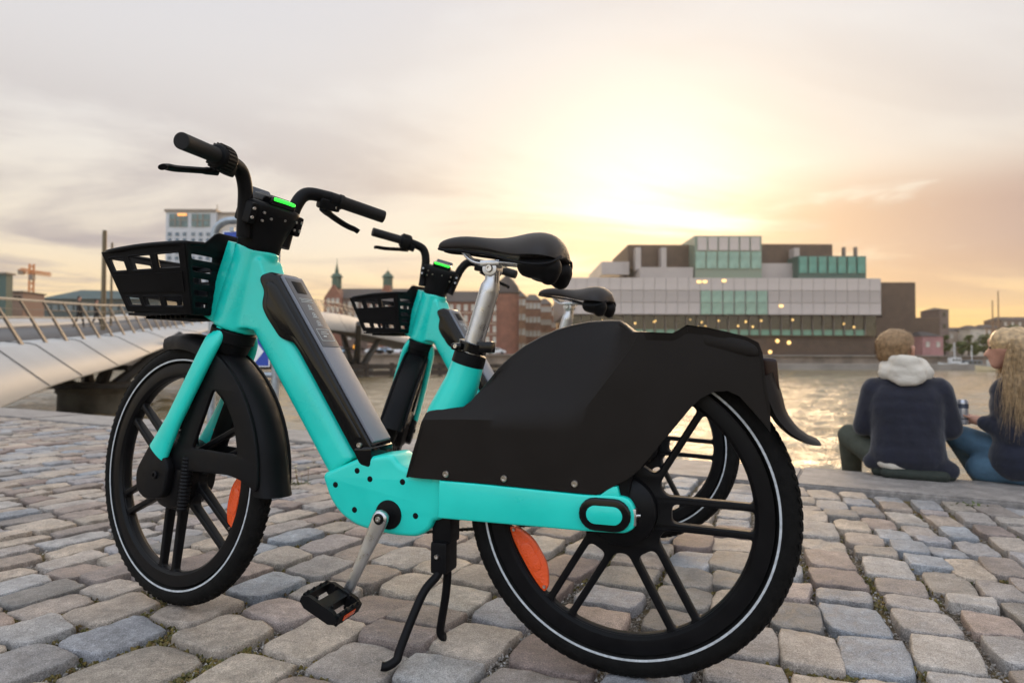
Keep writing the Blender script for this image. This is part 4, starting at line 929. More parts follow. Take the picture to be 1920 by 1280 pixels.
# ---------------------------------------------------------------- foot bridge
WING = mat('bridge_white', (.44, .445, .45), .5, var=.06, vscale=.6, bump=.02, bscale=3)
DECK = mat('bridge_deck', (.085, .085, .09), .8, var=.2, vscale=8)
DARKST = mat('dark_steel', (.018, .017, .016), .6, var=.3, vscale=3)
RAIL = mat('rail_bronze', (.12, .10, .085), .45, .3, var=.1, vscale=10)
HRAIL = mat('handrail_wood', (.40, .34, .27), .45, var=.1, vscale=12)
DRUM = mat('pier_concrete', (.09, .082, .062), .8, var=.5, vscale=1.6)
PIERG = mat('pier_grey', (.34, .36, .37), .7, var=.15, vscale=1.0)
def bridge():
    br = empty('foot_bridge', (-16, 26, WZ)); org = Vector((-16, 26, WZ))
    D0 = Vector((-.301, .954, 0)); E0 = Vector((-12.7, 16.8, 0))
    st = []   # (edge point, deck z, lower edge z, lower edge offset)
    for t, zd, zl in ((-9, .35, -.95), (-6, .52, -.62), (-3.8, .68, -.33), (-1.6, .83, -.07), (0, .92, .06), (2.5, 1.05, .22), (5.3, 1.20, .43), (8.8, 1.40, .78), (12.4, 1.66, 1.15), (17.6, 2.02, 1.66), (23.5, 2.42, 2.20)):
        p = E0+D0*t; st.append((p, zd, zl))
    for x, y, zd, zl in ((-20.6, 46, 3.15, 2.75), (-20.4, 53, 4.0, 3.2), (-18.6, 61, 4.85, 3.25), (-17.8, 70, 5.1, 3.2), (-17.0, 80, 4.75, 2.95), (-15.9, 90, 4.1, 2.6), (-14.6, 102, 3.3, 2.25), (-12.0, 120, 2.3, 1.6), (-8, 142, 1.5, .9)):
        st.append((Vector((x, y, 0)), zd, zl))
    E = bez([p for p, _, _ in st], 3); ZD = bez([Vector((a, b, 0)) for _, a, b in st], 3)
    n = len(E); out = []
    for i in range(n):
        t = (E[min(i+1, n-1)]-E[max(i-1, 0)]).normalized(); out.append(Vector((t.y, -t.x, 0)))
    def row(off, zf): return [E[i]+out[i]*off+Vector((0, 0, zf(i)))-org for i in range(n)]
    zd = lambda i: ZD[i].x
    zl = lambda i: ZD[i].y
    def ribbon(name, rows, m, thick=0, smooth=True):
        v = [p for r in rows for p in r]; f = []
        for a in range(len(rows)-1):
            for i in range(n-1): f.append((a*n+i, a*n+i+1, (a+1)*n+i+1, (a+1)*n+i))
        o = from_data(name, v, f, m, br, smooth, 30)
        if thick: q = o.modifiers.new('s', 'SOLIDIFY'); q.thickness = thick; eval_mods(o)
        return o
    ribbon('deck', [row(-.62, lambda i: zd(i)+.0), row(-6.6, lambda i: zd(i)+.02)], DECK, .25)
    ribbon('near_wing', [row(-.62, lambda i: zd(i)+.06), row(-.05, lambda i: zd(i)+.02), row(.12, lambda i: zd(i)-.03), row(1.2, lambda i: zl(i))], WING, .06)
    ribbon('far_wing', [row(-6.6, lambda i: zd(i)+.05), row(-7.2, lambda i: zd(i)+.40), row(-7.8, lambda i: zd(i)-.4)], WING, .06)
    ribbon('underside', [row(1.15, lambda i: zl(i)-.03), row(-.6, lambda i: min(zd(i)-.5, zl(i)-.12)), row(-3.4, lambda i: zd(i)-1.1), row(-6.0, lambda i: zd(i)-.5), row(-7.75, lambda i: zd(i)-.45)], DARKST)
    for i in range(5, n-2, 4):
        rows_ = [(-.6, zd(i)+.062), (-.05, zd(i)+.024), (.12, zd(i)-.026), (1.2, zl(i)+.004)]
        MB().tube([E[i]+out[i]*(a+.01)+Vector((0, 0, z+.008))-org for a, z in rows_], .012, 5).build('plate_seam', DARKST, br)
    # railing: leaning posts, handrail, three wires, both sides
    L = [0.]
    for i in range(1, n): L.append(L[-1]+(E[i]-E[i-1]).length)
    def at(s, off, h):
        for i in range(n-1):
            if L[i] <= s <= L[i+1]:
                q = (s-L[i])/(L[i+1]-L[i]); p = E[i].lerp(E[i+1], q); o = out[i].lerp(out[i+1], q); z = zd(i)+(zd(i+1)-zd(i))*q
                return p+o*off+Vector((0, 0, z+h))-org, (E[i+1]-E[i]).normalized()
    s = .9; post_me = None; tot = L[-1]; k = 0
    pm = MB().loft([[Vector((x, y, 0))+Vector(c) for x, y in ((-w, -.03), (w, -.03), (w, .03), (-w, .03))] for c, w in (((0, 0, 0), .10), ((.25, -.25, .6), .07), ((.50, -.50, 1.19), .04))])
    while s < tot*.93:
        (p, t) = at(s, -.05, .0)
        o = pm.build('rail_post', RAIL, br, False) if post_me is None else bpy.data.objects.new('rail_post', post_me)
        if post_me is None: post_me = o.data
        else: col.objects.link(o); o.parent = br
        o.location = p; o.rotation_euler = (0, 0, math.atan2(t.y, t.x)+math.pi)
        s += 1.68
    for off, side in ((-.34, 1),):
        for h, r, nm, m in ((1.21, .042, 'handrail', HRAIL), (.95, .012, 'rail_wire', RAIL), (.72, .03, 'rail_tube', HRAIL), (.45, .012, 'rail_wire', RAIL)):
            oo = -.05-.50*h/1.19
            MB().tube([at(q, oo, h)[0] for q in [tot*.985*j/90 for j in range(91)]], r, 6).build(nm, m, br)
    # piers: drum in the water and splayed dark legs up to the deck
    for (cx, cy, rad, ztop, zdk, m) in ((-16.75, 26.2, 1.25, -.58, 1.35, DRUM), (-18.2, 76, 2.0, -.35, 4.5, PIERG)):
        pr = MB().lathe([(rad, -1.4), (rad, ztop-WZ-.25), (rad*1.06, ztop-WZ-.2), (rad*1.06, ztop-WZ), (.05, ztop-WZ)], 36, Vector((cx, cy, WZ))-org, 'z', False).build('pier_drum', m, br)
        legs = []
        for i, (dx, dy) in enumerate(((1.6, 3.6), (1.6, -1.2), (-3.2, 3.8), (-3.2, -1.4)) if cy < 40 else ((2.2, 8), (2.2, -8), (-4, 8), (-4, -8))):
            a = Vector((cx+dx*.22, cy+dy*.2, ztop)); b_ = Vector((cx+dx, cy+dy, zdk+(.3 if dy > 0 else -.35)))
            MB().tube([a-org, b_-org], [.26 if cy < 40 else .42, .18 if cy < 40 else .30], 8).build('pier_leg', DARKST, pr)
        for q in (-.5, .6): MB().box(Vector((cx-1, cy+q*2, ztop+.75 if cy < 40 else 1.6))-org, (3.4, .25, .22)).build('pier_brace', DARKST, pr, False)
        MB().lathe([(rad*1.5, -.16), (rad*1.5, .0), (.05, .0), (.05, -.16)], 30, Vector((cx, cy, ztop+.16))-org, 'z', False).build('pier_cap', DARKST, pr)
        if cy > 40:
            MB().lathe([(.02, -.34), (.28, -.2), (.34, 0), (.28, .2), (.02, .34)], 16, px(668, 650, 72)-org, 'z', False).build('navigation_lamp', mat('amber_lamp', (.8, .3, .02), .4, emit=(1, .42, .03), estr=1.6), pr)
    tag(br, 'curving white foot bridge with leaning bronze rail posts over the harbour', 'bridge')
bridge()
# timber fender guarding the bridge pier
def fender():
    p0 = px(470, 700, 66); rt_ = empty('timber_fender', (p0.x, p0.y, WZ)); og = Vector((p0.x, p0.y, WZ)); p1 = px(985, 700, 84)
    T = mat('wet_timber', (.028, .018, .012), .7, var=.4, vscale=1.5)
    d = (p1-p0); d.z = 0; ln = d.length; d.normalize(); rot = Matrix((d, Vector((-d.y, d.x, 0)), Vector((0, 0, 1)))).transposed()
    for z, h in ((-.42, .5), (-1.15, .55)): MB().box((p0+d*(ln/2))*1-og+Vector((0, 0, z-p0.z)), (ln, .5, h), rot).build('wale', T, rt_, False)
    for k in range(12):
        MB().tube([p0+d*(ln*k/11)-og+Vector((0, -.1, -3-p0.z)), p0+d*(ln*k/11)-og+Vector((0, -.1, .0-p0.z))], .28, 10).build('pile', T, rt_)
    tag(rt_, 'dark timber fender of piles and wales standing in the water by the bridge pier', 'fender')
fender()

# ---------------------------------------------------------------- far bank
FD = 137.
BANK = mat('bank_paving', (.24, .21, .18), .8, var=.2, vscale=.3)
BWALL = mat('bank_wall', (.22, .17, .13), .8, var=.35, vscale=.5)
o = MB().box((0, FD+90, (1.1+WZ-3)/2), (660, 180, 1.1-WZ+3)).build('far_bank', BWALL, None, False); tag(o, kind='structure')
for k, (za, zb2) in enumerate(((1.1, 1.32),)):
    o = MB().box((0, FD-.15, (za+zb2)/2), (659, 1.2, zb2-za)).build('far_quay_coping', BANK, None, False); tag(o, kind='structure')
o = MB().box((70, FD-6, -1.2), (105, 9, 1.5)).build('far_landing', BANK, None, False); tag(o, kind='structure')
LAMPW = mat('warm_lamp', (1, .7, .3), .4, emit=(1, .62, .2), estr=1.8)

class Bld:
    def __init__(s, name, c): s.r = empty(name, c); s.c = Vector(c)
    def box(s, name, x0, x1, y0, y1, z0, z1, m, parent=None):
        return MB().box(Vector(((x0+x1)/2, (y0+y1)/2, (z0+z1)/2))-s.c, (abs(x1-x0), abs(y1-y0), abs(z1-z0))).build(name, m, parent or s.r, False)
    def instances(s, name, spots, dims, m, parent=None, rz=0):
        me = None
        for p in spots:
            if me is None: o = MB().box((0, 0, 0), dims).build(name, m, parent or s.r, False); me = o.data
            else: o = bpy.data.objects.new(name, me); col.objects.link(o); o.parent = parent or s.r
            o.location = Vector(p)-s.c; o.rotation_euler = (0, 0, rz)
def ext(x0, x1, y0, y1, d):
    a = px(x0, y0, d); b = px(x1, y1, d); return a.x, b.x, b.z, a.z
PALE = mat('frosted_panel', (.46, .405, .38), .35, var=.10, vscale=.25, spec=.4)
PALE2 = mat('frosted_panel_dark', (.37, .325, .305), .35, var=.10, vscale=.25, spec=.4)
GREEN = mat('green_glass', (.08, .24, .18), .12, var=.25, vscale=.4, spec=.7)
GREEN2 = mat('pale_green_glass', (.20, .32, .25), .15, var=.25, vscale=.4, spec=.7)
DKGL = mat('dark_glass', (.03, .022, .015), .1, spec=.6, var=.4, vscale=.5)
BROWN = mat('brown_cladding', (.085, .05, .03), .6, var=.2, vscale=.6)
MULL = mat('mullion', (.16, .13, .11), .5)
def waterfront_block():
    D = 150.; B = Bld('glass_building', (px(1350, 660, D).x, D+15, 1.1))
    X = lambda a: px(a, 600, D).x
    Z = lambda b: px(960, b, D).z
    # parts set back from the front plane keep their place in the view: scale with their distance
    _bx, _in = B.box, B.instances
    def sbox(name, x0, x1, y0, y1, z0, z1, m, parent=None):
        k = y0/D; return _bx(name, x0*k, x1*k, y0, y1, z0 if z0 == 1.1 else CAMZ+(z0-CAMZ)*k, CAMZ+(z1-CAMZ)*k, m, parent)
    def sinst(name, spots, dims, m, parent=None, rz=0):
        _in(name, [(x*y/D, y, CAMZ+(z-CAMZ)*y/D) for x, y, z in spots], dims, m, parent, rz)
    B.box, B.instances = sbox, sinst
    # dark recessed base with lit hall
    B.box('base', X(1075), X(1640), D+4, D+38, 1.1, Z(626), BROWN)
    hall = B.box('hall', X(1062), X(1642), D+3, D+38, Z(628), Z(588), DKGL)
    me = None
    sp = []; sp2 = []
    for k in range(29):
        x = X(1070+k*19.7); sp.append((x, D+2.8, Z(608)));
    B.instances('hall_mullion', sp, (.22, .4, Z(590)-Z(627)), MULL, hall)
    B.instances('hall_pane', [(X(1080+k*19.7), D+2.95, Z(621.5)) for k in range(28)], (X(1098)-X(1080)-.25, .1, Z(617)-Z(627)), GREEN, hall)
    rr = random.Random(3)
    lm = None
    for k in range(16):
        q = (X(rr.uniform(1110, 1630)), D+2.6, Z(rr.choice((598, 600, 602, 609))+rr.uniform(-2, 2)))
        if lm is None: o = MB().lathe([(.02, -.26), (.2, -.16), (.26, 0), (.2, .16), (.02, .26)], 10, (0, 0, 0), 'z', False).build('hall_lamp', LAMPW, hall); lm = o.data
        else: o = bpy.data.objects.new('hall_lamp', lm); col.objects.link(o); o.parent = hall
        o.location = Vector(q)-B.c; o.scale = (rr.uniform(.4, .9),)*3
    for a, b_ in ((1466, 637), (1452, 658), (1488, 640)):
        o = bpy.data.objects.new('door_lamp', lm); col.objects.link(o); o.parent = hall; o.location = Vector((X(a), D+2.6, Z(b_)))-B.c; o.scale = (1.7,)*3
    # main frosted volume, panel by panel
    main = B.box('upper_volume', X(1058)+.05, X(1652)-.05, D+.5, D+40, Z(588), Z(520), PALE2)
    rows = ((520, 543, PALE), (543.8, 566, PALE2), (566.8, 588, PALE))
    n = 28; w = (X(1652)-X(1058))/n
    for (a, b_, m) in rows:
        sp = []; gp = []
        for k in range(n):
            x = X(1058)+w*(k+.5); pxk = 1058+(k+.5)*(594/n)
            if 1303 < pxk < 1432 and b_ > 545: gp.append((x, D+.25, (Z(a)+Z(b_))/2))
            else: sp.append((x, D+.25, (Z(a)+Z(b_))/2))
        B.instances('facade_panel', sp, (w-.07, .3, Z(a)-Z(b_)), m, main)
        if gp: B.instances('glass_panel', gp, (w-.35, .4, Z(a)-Z(b_)), GREEN2, main)
    B.instances('lit_window', [(X(1311), D-.05, Z(527)), (X(1322), D-.05, Z(527)), (X(1358), D-.05, Z(525)), (X(1465), D-.05, Z(572))], (.9, .1, .5), LAMPW, main)
    # centre glass lantern
    lan = B.box('lantern', X(1303), X(1429), D+4, D+30, Z(520), Z(441), mat('lantern_core', (.20, .24, .18), .3))
    for k in range(6):
        x = X(1303+(k+.5)*21); o = None
    B.instances('lantern_pane', [(X(1303+(k+.5)*21), D+3.8, Z(486.5)) for k in range(6)], (X(1322)-X(1303)-.1, .3, Z(470)-Z(502)), GREEN2, lan)
    B.instances('lantern_pane', [(X(1307+(k+.5)*20), D+3.8, Z(456)) for k in range(6)], (X(1325)-X(1307)-.1, .3, Z(443)-Z(468)), PALE, lan)
    # dark top blocks and the east glass block
    for nm, a, b_, c, d, dep in (('roof_block', 1178, 1303, 458, 502, 9), ('roof_block', 1429, 1562, 456, 494, 9), ('roof_block', 1128, 1180, 490, 514, 8), ('roof_block', 1200, 1300, 500, 521, 3), ('roof_block', 1429, 1500, 492, 521, 6)):
        B.box(nm, X(a), X(b_), D+dep, D+34, Z(d), Z(c), BROWN if (d < 510) else PALE2)
    eb = B.box('east_block', X(1497), X(1625), D+3, D+30, Z(524), Z(478), mat('east_core', (.05, .10, .08), .4))
    B.instances('east_pane', [(X(1497+(k+.5)*18.3), D+2.8, Z(495)) for k in range(7)], (X(1511)-X(1497), .3, Z(480)-Z(511)), GREEN, eb)
    for a in (1192, 1240, 1490): B.box('roof_vent', X(a), X(a+10), D+6, D+9, Z(505), Z(463), PALE2)
    for a in (1583, 1605): B.box('chimney', X(a), X(a+4), D+8, D+9, Z(480), Z(461), MULL)
    B.box('side_wing', X(1654), X(1717), D+8, D+36, Z(594), Z(527), BROWN); B.box('low_wing', X(1643), X(1762), D+6, D+36, 1.1, Z(593), BROWN)
    tag(B.r, 'stepped waterfront building of frosted panels and green glass below the sun', 'building')
waterfront_block()
BRICK = mat('red_brick', (.20, .08, .05), .8, var=.2, vscale=.8)
ROOF = mat('slate_roof', (.042, .032, .03), .7, var=.2, vscale=.6)
WINL = mat('pale_window', (.42, .39, .34), .2, var=.3, vscale=.4)
STONEB = mat('stone_band', (.42, .33, .24), .8)
COPPER = mat('copper_green', (.035, .085, .06), .6)
def gable_roof(B, x0, x1, y0, y1, z0, z1, m, parent=None):
    ym = (y0+y1)/2; v = [Vector(q)-B.c for q in ((x0, y0, z0), (x1, y0, z0), (x1, y1, z0), (x0, y1, z0), (x0+1.5, ym, z1), (x1-1.5, ym, z1))]
    return from_data('roof', v, [(0, 1, 5, 4), (2, 3, 4, 5), (1, 2, 5), (3, 0, 4), (0, 3, 2, 1)], m, parent or B.r, False)
def brick_row():
    D = 158.; B = Bld('brick_building', (px(880, 660, D).x, D+8, 1.1)); X = lambda a, d=D: px(a, 600, d).x; Z = lambda b, d=D: px(960, b, d).z
    x0, x1 = X(690), X(948)
    wl = B.box('wall', x0, x1, D, D+14, 1.1, Z(566), BRICK)
    gable_roof(B, x0-.4, x1+.4, D-.5, D+14.5, Z(566), Z(541), ROOF)
    me = None
    for r in range(5):
        zc = Z(577+r*20)
        B.instances('window', [(x0+(x1-x0)*(k+.5)/19, D-.03, zc) for k in range(19)], (.95, .2, 1.55), WINL, wl)
        B.box('stone_band', x0-.1, x1+.1, D-.2, D+.05, zc-1.35, zc-1.1, STONEB, wl)
    for a in (716, 765, 838, 905): # dormers and chimneys
        B.box('chimney', X(a), X(a+7), D+5, D+7, Z(560), Z(531), BRICK)
    # corner turret
    tx = X(950); rad = 3.0
    tu = MB().lathe([(rad, 0), (rad, Z(550)-1.1), (rad*1.12, Z(549)-1.1), (rad*.95, Z(537)-1.1), (rad*.55, Z(524)-1.1), (rad*.2, Z(517)-1.1), (.15, Z(505)-1.1), (.02, Z(500)-1.1)], 20, Vector((tx, D+1.5, 1.1))-B.c, 'z', False).build('turret', ROOF, B.r)
    MB().lathe([(rad*1.01, 0), (rad*1.01, Z(552)-1.1)], 20, Vector((tx, D+1.5, 1.15))-B.c, 'z', False).build('turret_wall', BRICK, tu)
    tag(B.r, 'long red brick building with slate roof and corner turret behind the saddle', 'building')
    # row going back along the side street
    for i, (a, b_, d, et, rt2) in enumerate(((952, 986, 166, 556, 540), (984, 1014, 178, 563, 548), (1011, 1034, 192, 570, 556), (1032, 1052, 206, 578, 568))):
        C = Bld('brick_house', (px((a+b_)/2, 660, d).x, d+6, 1.1)); xa, xb = px(a, 600, d).x, px(b_, 600, d).x; ze, zr = px(960, et, d).z, px(960, rt2, d).z
        w2 = C.box('wall', xa, xb, d, d+12, 1.1, ze, mat('tan_brick_%d' % (i % 2), ((.30, .16, .09), (.25, .12, .07))[i % 2], .8, var=.2, vscale=.8))
        gable_roof(C, xa-.2, xb+.2, d-.3, d+12.3, ze, zr, ROOF)
        nr = 4
        for r in range(nr):
            zc = 1.1+(ze-1.1)*(r+.6)/nr
            C.instances('window', [(xa+(xb-xa)*(k+.5)/4, d-.03, zc) for k in range(4)], (.9, .2, 1.6), WINL, w2)
        tag(C.r, ['tall tan brick house beside the corner turret', 'second gabled brick house from the corner turret', 'third gabled brick house from the corner turret', 'last and lowest brick house of the row, nearest the glass building'][i], 'house', 'brick houses in the side street')
    # older hall with two spires on the left
    D2 = 172.; H = Bld('spired_hall', (px(690, 660, D2).x, D2+8, 1.1)); X2 = lambda a: px(a, 600, D2).x; Z2 = lambda b: px(960, b, D2).z
    w3 = H.box('wall', X2(612), X2(800), D2, D2+16, 1.1, Z2(560), mat('hall_wall', (.15, .10, .08), .8, var=.2, vscale=.6))
    gable_roof(H, X2(610), X2(802), D2-.5, D2+16.5, Z2(560), Z2(536), ROOF)
    for r in range(4): H.instances('window', [(X2(612)+(X2(800)-X2(612))*(k+.5)/15, D2-.03, Z2(572+r*20)) for k in range(15)], (.9, .2, 1.7), WINL, w3)
    for a, top, w_ in ((627, 482, 17), (724, 500, 17)):
        xc = X2(a); hw = (X2(a+w_)-X2(a))
        g = from_data('gable', [Vector(q)-H.c for q in ((xc-hw, D2-1.5, 1.1), (xc+hw, D2-1.5, 1.1), (xc+hw, D2-1.5, Z2(560)), (xc, D2-1.5, Z2(535)), (xc-hw, D2-1.5, Z2(560)), (xc-hw, D2+6, 1.1), (xc+hw, D2+6, 1.1), (xc+hw, D2+6, Z2(560)), (xc, D2+6, Z2(535)), (xc-hw, D2+6, Z2(560)))], [(0, 1, 2, 3, 4), (9, 8, 7, 6, 5), (0, 4, 9, 5), (1, 6, 7, 2), (2, 7, 8, 3), (3, 8, 9, 4)], BRICK, H.r, False)
        H.instances('window', [(xc+q*hw*.5, D2-1.55, Z2(566+r*16)) for q in (-1, 0, 1) for r in range(2)], (.8, .2, 1.4), WINL, g)
        MB().lathe([(1.3, 0), (1.3, Z2(520)-Z2(540)), (1.7, Z2(519)-Z2(540)), (1.1, Z2(513)-Z2(540)), (.5, Z2(511)-Z2(540)), (.55, Z2(508)-Z2(540)), (.12, Z2(top+12)-Z2(540)), (.02, Z2(top)-Z2(540))], 10, Vector((xc, D2+2, Z2(540)))-H.c, 'z', False).build('spire', COPPER, g)
    tag(H.r, 'old gabled hall with two green copper spires behind the bridge', 'building')
brick_row()
def hotel():
    D = 215.; B = Bld('tower_block', (px(372, 660, D).x, D+9, 1.1)); X = lambda a, d=D: px(a, 600, d).x; Z = lambda b, d=D: px(960, b, d).z
    FA = mat('tower_facade', (.42, .45, .50), .5, var=.06, vscale=.2); WB_ = mat('tower_window', (.05, .10, .15), .15, var=.5, vscale=.5); WG = mat('tower_glazing', (.06, .13, .14), .12, var=.4, vscale=.5)
    wl = B.box('wall', X(308), X(403), D, D+20, 1.1, Z(399), FA)
    sd_ = B.box('side_wall', X(403), X(441), D+1.5, D+20, 1.1, Z(402), mat('tower_side', (.44, .40, .37), .6, var=.05))
    B.box('roof_edge', X(306), X(404), D-.5, D+20.5, Z(399), Z(394.5), MULL); B.box('roof_edge', X(404), X(442), D+1, D+20.5, Z(402), Z(398), MULL)
    B.box('roof_plant', X(370), X(380), D+6, D+9, Z(395), Z(386), MULL); B.box('roof_mast', X(388), X(389), D+6, D+6.3, Z(395), Z(377), MULL)
    for a, b_ in ((315, 349), (357, 391)):
        g = B.box('glazing', X(a), X(b_), D-.25, D+.1, Z(427), Z(403), WG, wl)
        B.instances('glazing_bar', [(X(a+(b_-a)*q), D-.3, Z(415)) for q in (.33, .62)], (.35, .2, Z(403)-Z(427)), MULL, g)
        B.box('glazing_bar', X(a), X(b_), D-.42, D-.2, Z(415.5), Z(414), MULL, g)
    for r in range(17):
        y = 441+r*11.2
        B.instances('window', [(X(a), D-.08, Z(y)) for a in (316, 330, 344, 360, 374, 388)], (1.15, .3, 1.15), WB_, wl)
    B.box('lit_sign', X(331), X(348), D-.5, D-.3, Z(407), Z(402.5), mat('lit_letters', (.9, .4, .1), .4, emit=(1, .4, .1), estr=.9), wl)
    tag(B.r, 'pale blue grey tower block rising above the black basket', 'building')
hotel()
def left_bank():
    D = 165.
    B = Bld('green_roofed_shed', (px(150, 660, D).x, D+10, 1.1)); X = lambda a, d=D: px(a, 600, d).x; Z = lambda b, d=D: px(960, b, d).z
    TEALR = mat('shed_roof', (.035, .075, .08), .6, var=.2, vscale=.5)
    B.box('wall', X(80), X(300), D, D+22, 1.1, Z(562), mat('shed_wall', (.035, .055, .055), .5, var=.2))
    v = [Vector(q)-B.c for q in ((X(78), D-1, Z(563)), (X(302), D-1, Z(563)), (X(302), D+23, Z(563)), (X(78), D+23, Z(563)), (X(132), D+4, Z(543)), (X(300), D+4, Z(546)))]
    from_data('roof', v, [(0, 1, 5, 4), (2, 3, 4, 5), (1, 2, 5), (3, 0, 4), (0, 3, 2, 1)], TEALR, B.r, False)
    B.instances('window', [(X(90+k*14), D-.1, Z(580)) for k in range(14)], (1.2, .3, 1.4), mat('shed_window', (.10, .14, .16), .2), None)
    tag(B.r, 'dark green roofed harbour shed beyond the bridge railing', 'building')
    C = Bld('corner_house', (px(-30, 660, 120).x, 124, 1.1)); d = 120.
    wl = C.box('wall', px(-120, 600, d).x, px(10, 600, d).x, d, d+1.6, 1.1, px(960, 517, d).z, mat('corner_wall', (.03, .075, .07), .5, var=.15)); C.box('eaves', px(-121, 600, d).x, px(13, 600, d).x, d-.4, d+2, px(960, 517, d).z, px(960, 513.5, d).z, MULL)
    C.instances('window', [(px(-8-20*q, 600, d).x, d-.05, px(960, 535+r*22, d).z) for q in range(5) for r in range(3)], (1.0, .2, 1.3), WINL, wl)
    tag(C.r, 'dark teal house cut off by the left edge of the photo', 'house')
    E_ = Bld('brick_kiosk', (px(27, 660, 130).x, 133, 1.1)); d = 130.
    wl = E_.box('wall', px(14, 600, d).x, px(42, 600, d).x, d, d+6, 1.1, px(960, 551, d).z, mat('kiosk_brick', (.30, .19, .14), .8)); E_.box('roof', px(12, 600, d).x, px(44, 600, d).x, d-.3, d+6.3, px(960, 551, d).z, px(960, 548.5, d).z, ROOF)
    E_.instances('window', [(px(a, 600, d).x, d-.05, px(960, 562, d).z) for a in (20, 28, 36)], (.55, .2, .9), DKGL, wl)
    tag(E_.r, 'small flat roofed brick house left of the crane', 'house')
    # tower crane
    d = 260.; bx = px(56, 660, d); cr = empty('tower_crane', (bx.x, d, 1.1)); og = Vector((bx.x, d, 1.1)); OR = mat('crane_orange', (.55, .20, .05), .5)
    zt = px(56, 495, d).z; zj = px(56, 510, d).z
    def lat(a, b_, w_, nseg, nm):
        a = Vector(a); b_ = Vector(b_); t = (b_-a).normalized(); u = t.orthogonal().normalized(); v_ = t.cross(u); mb = MB()
        cs = [(u+v_)*w_, (u-v_)*w_, (-u-v_)*w_, (v_-u)*w_]
        for c in cs: mb.tube([a+c, b_+c], w_*.32, 5)
        for k in range(nseg):
            for i in range(4): mb.tube([a+(b_-a)*(k/nseg)+cs[i], a+(b_-a)*((k+1)/nseg)+cs[(i+1) % 4]], w_*.2, 4)
        return mb.build(nm, OR, cr)
    lat((0, 0, 0), (0, 0, zt-1.1), .75, 16, 'mast'); jl = px(38, 505, d)-og; jr = px(95, 515, d)-og
    lat((jl.x, 0, zj-1.1+.8), (0, 0, zj-1.1), .6, 4, 'counter_jib'); lat((0, 0, zj-1.1), (jr.x, 0, zj-1.1-1), .5, 10, 'jib')
    MB().box((jl.x+.5, 0, zj-1.1), (2, 1.5, 2)).build('counterweight', MULL, cr, False); MB().box((.8, -.8, zj-1.1-2.2), (1.6, 1.6, 2.2)).build('cab', MULL, cr, False)
    tag(cr, 'thin orange tower crane against the pale sky on the left', 'crane')
    # posts on the bridge approach
    for (a, top, d, r, lab) in ((193, 432, 31, .115, 'tall dark mast standing beside the basket, thicker of the two'), (207.5, 455, 38, .07, 'thin mast just right of the thicker one, beside the basket')):
        b_ = px(a, 616, d); t_ = px(a, top, d); o = MB().tube([(0, 0, -2.4), (0, 0, (t_.z-b_.z)*.97), (0, 0, t_.z-b_.z)], [r, r*.85, r*.8], 14).build('mast', mat('mast_bronze', (.13, .10, .06), .45, .5), None); o.location = b_; tag(o, lab, 'mast', 'masts on the bridge')
left_bank()
# ---------------------------------------------------------------- right bank: low houses, trees, boats
LEAF = stone_mat('foliage', [(.10, .14, .03), (.16, .18, .04), (.07, .10, .022), (.20, .20, .05)], .1, .3)
BARK = mat('bark', (.07, .05, .035), .9, var=.3)
def small_tree(a, ytop, ybot, d, w_, label, seed):
    b_ = px(a, ybot, d); t_ = px(a, ytop, d); r = random.Random(seed); z0 = 1.1; rt_ = empty('tree', (b_.x, d, z0)); H_ = t_.z-z0; W_ = w_/FPX*d/2
    tr = MB(); tr.tube([(0, 0, -.1), (.05, 0, H_*.3), (0, .05, H_*.75)], [H_*.035+.05, H_*.025+.03, .03], 8)
    for k in range(6):
        an = r.uniform(0, 6.28); tr.tube([(0, 0, H_*(.25+.06*k)), (math.cos(an)*W_*.6, math.sin(an)*W_*.6, H_*(.45+.07*k))], [.07, .02], 5)
    tr.build('trunk', BARK, rt_)
    cr = MB(); cl = [(Vector((r.gauss(0, .42)*W_, r.gauss(0, .42)*W_, H_*r.uniform(.28, .92))), r.uniform(.25, .5)*W_) for _ in range(16)]
    for _ in range(1100):
        c, s = r.choice(cl); q = Vector((r.gauss(0, 1), r.gauss(0, 1), r.gauss(0, 1))).normalized()*s*r.uniform(.5, 1.05)+c
        if q.z > H_: continue
        Q = Matrix.Rotation(r.uniform(0, 6.28), 3, 'Z') @ Matrix.Rotation(r.uniform(0, 3), 3, 'X'); l_ = r.uniform(.16, .34)
        cr.add([q+Q @ Vector(e) for e in ((-l_, 0, 0), (0, -l_*.55, .03), (l_, 0, 0), (0, l_*.55, .03))], [(0, 1, 2, 3)])
    cr.build('crown', LEAF, rt_, False); tag(rt_, label, 'tree', 'trees on the far bank')
for i, (a, yt, yb, d, w_, lab) in enumerate(((1772, 628, 660, 150, 18, 'small pointed tree just right of the seated man on the far bank'), (1816, 622, 652, 160, 16, 'slim tree midway between the two heads on the far bank'), (1804, 640, 660, 152, 26, 'low bushy tree below the pale house on the far bank'), (1846, 624, 660, 150, 26, 'round green tree just left of the blonde head'), (1828, 642, 660, 149, 22, 'low shrub between the bushy and the round tree'), (1900, 606, 660, 165, 40, 'large tree behind the blonde head at the right edge'))):
    small_tree(a, yt, yb, d, w_, lab, 40+i)
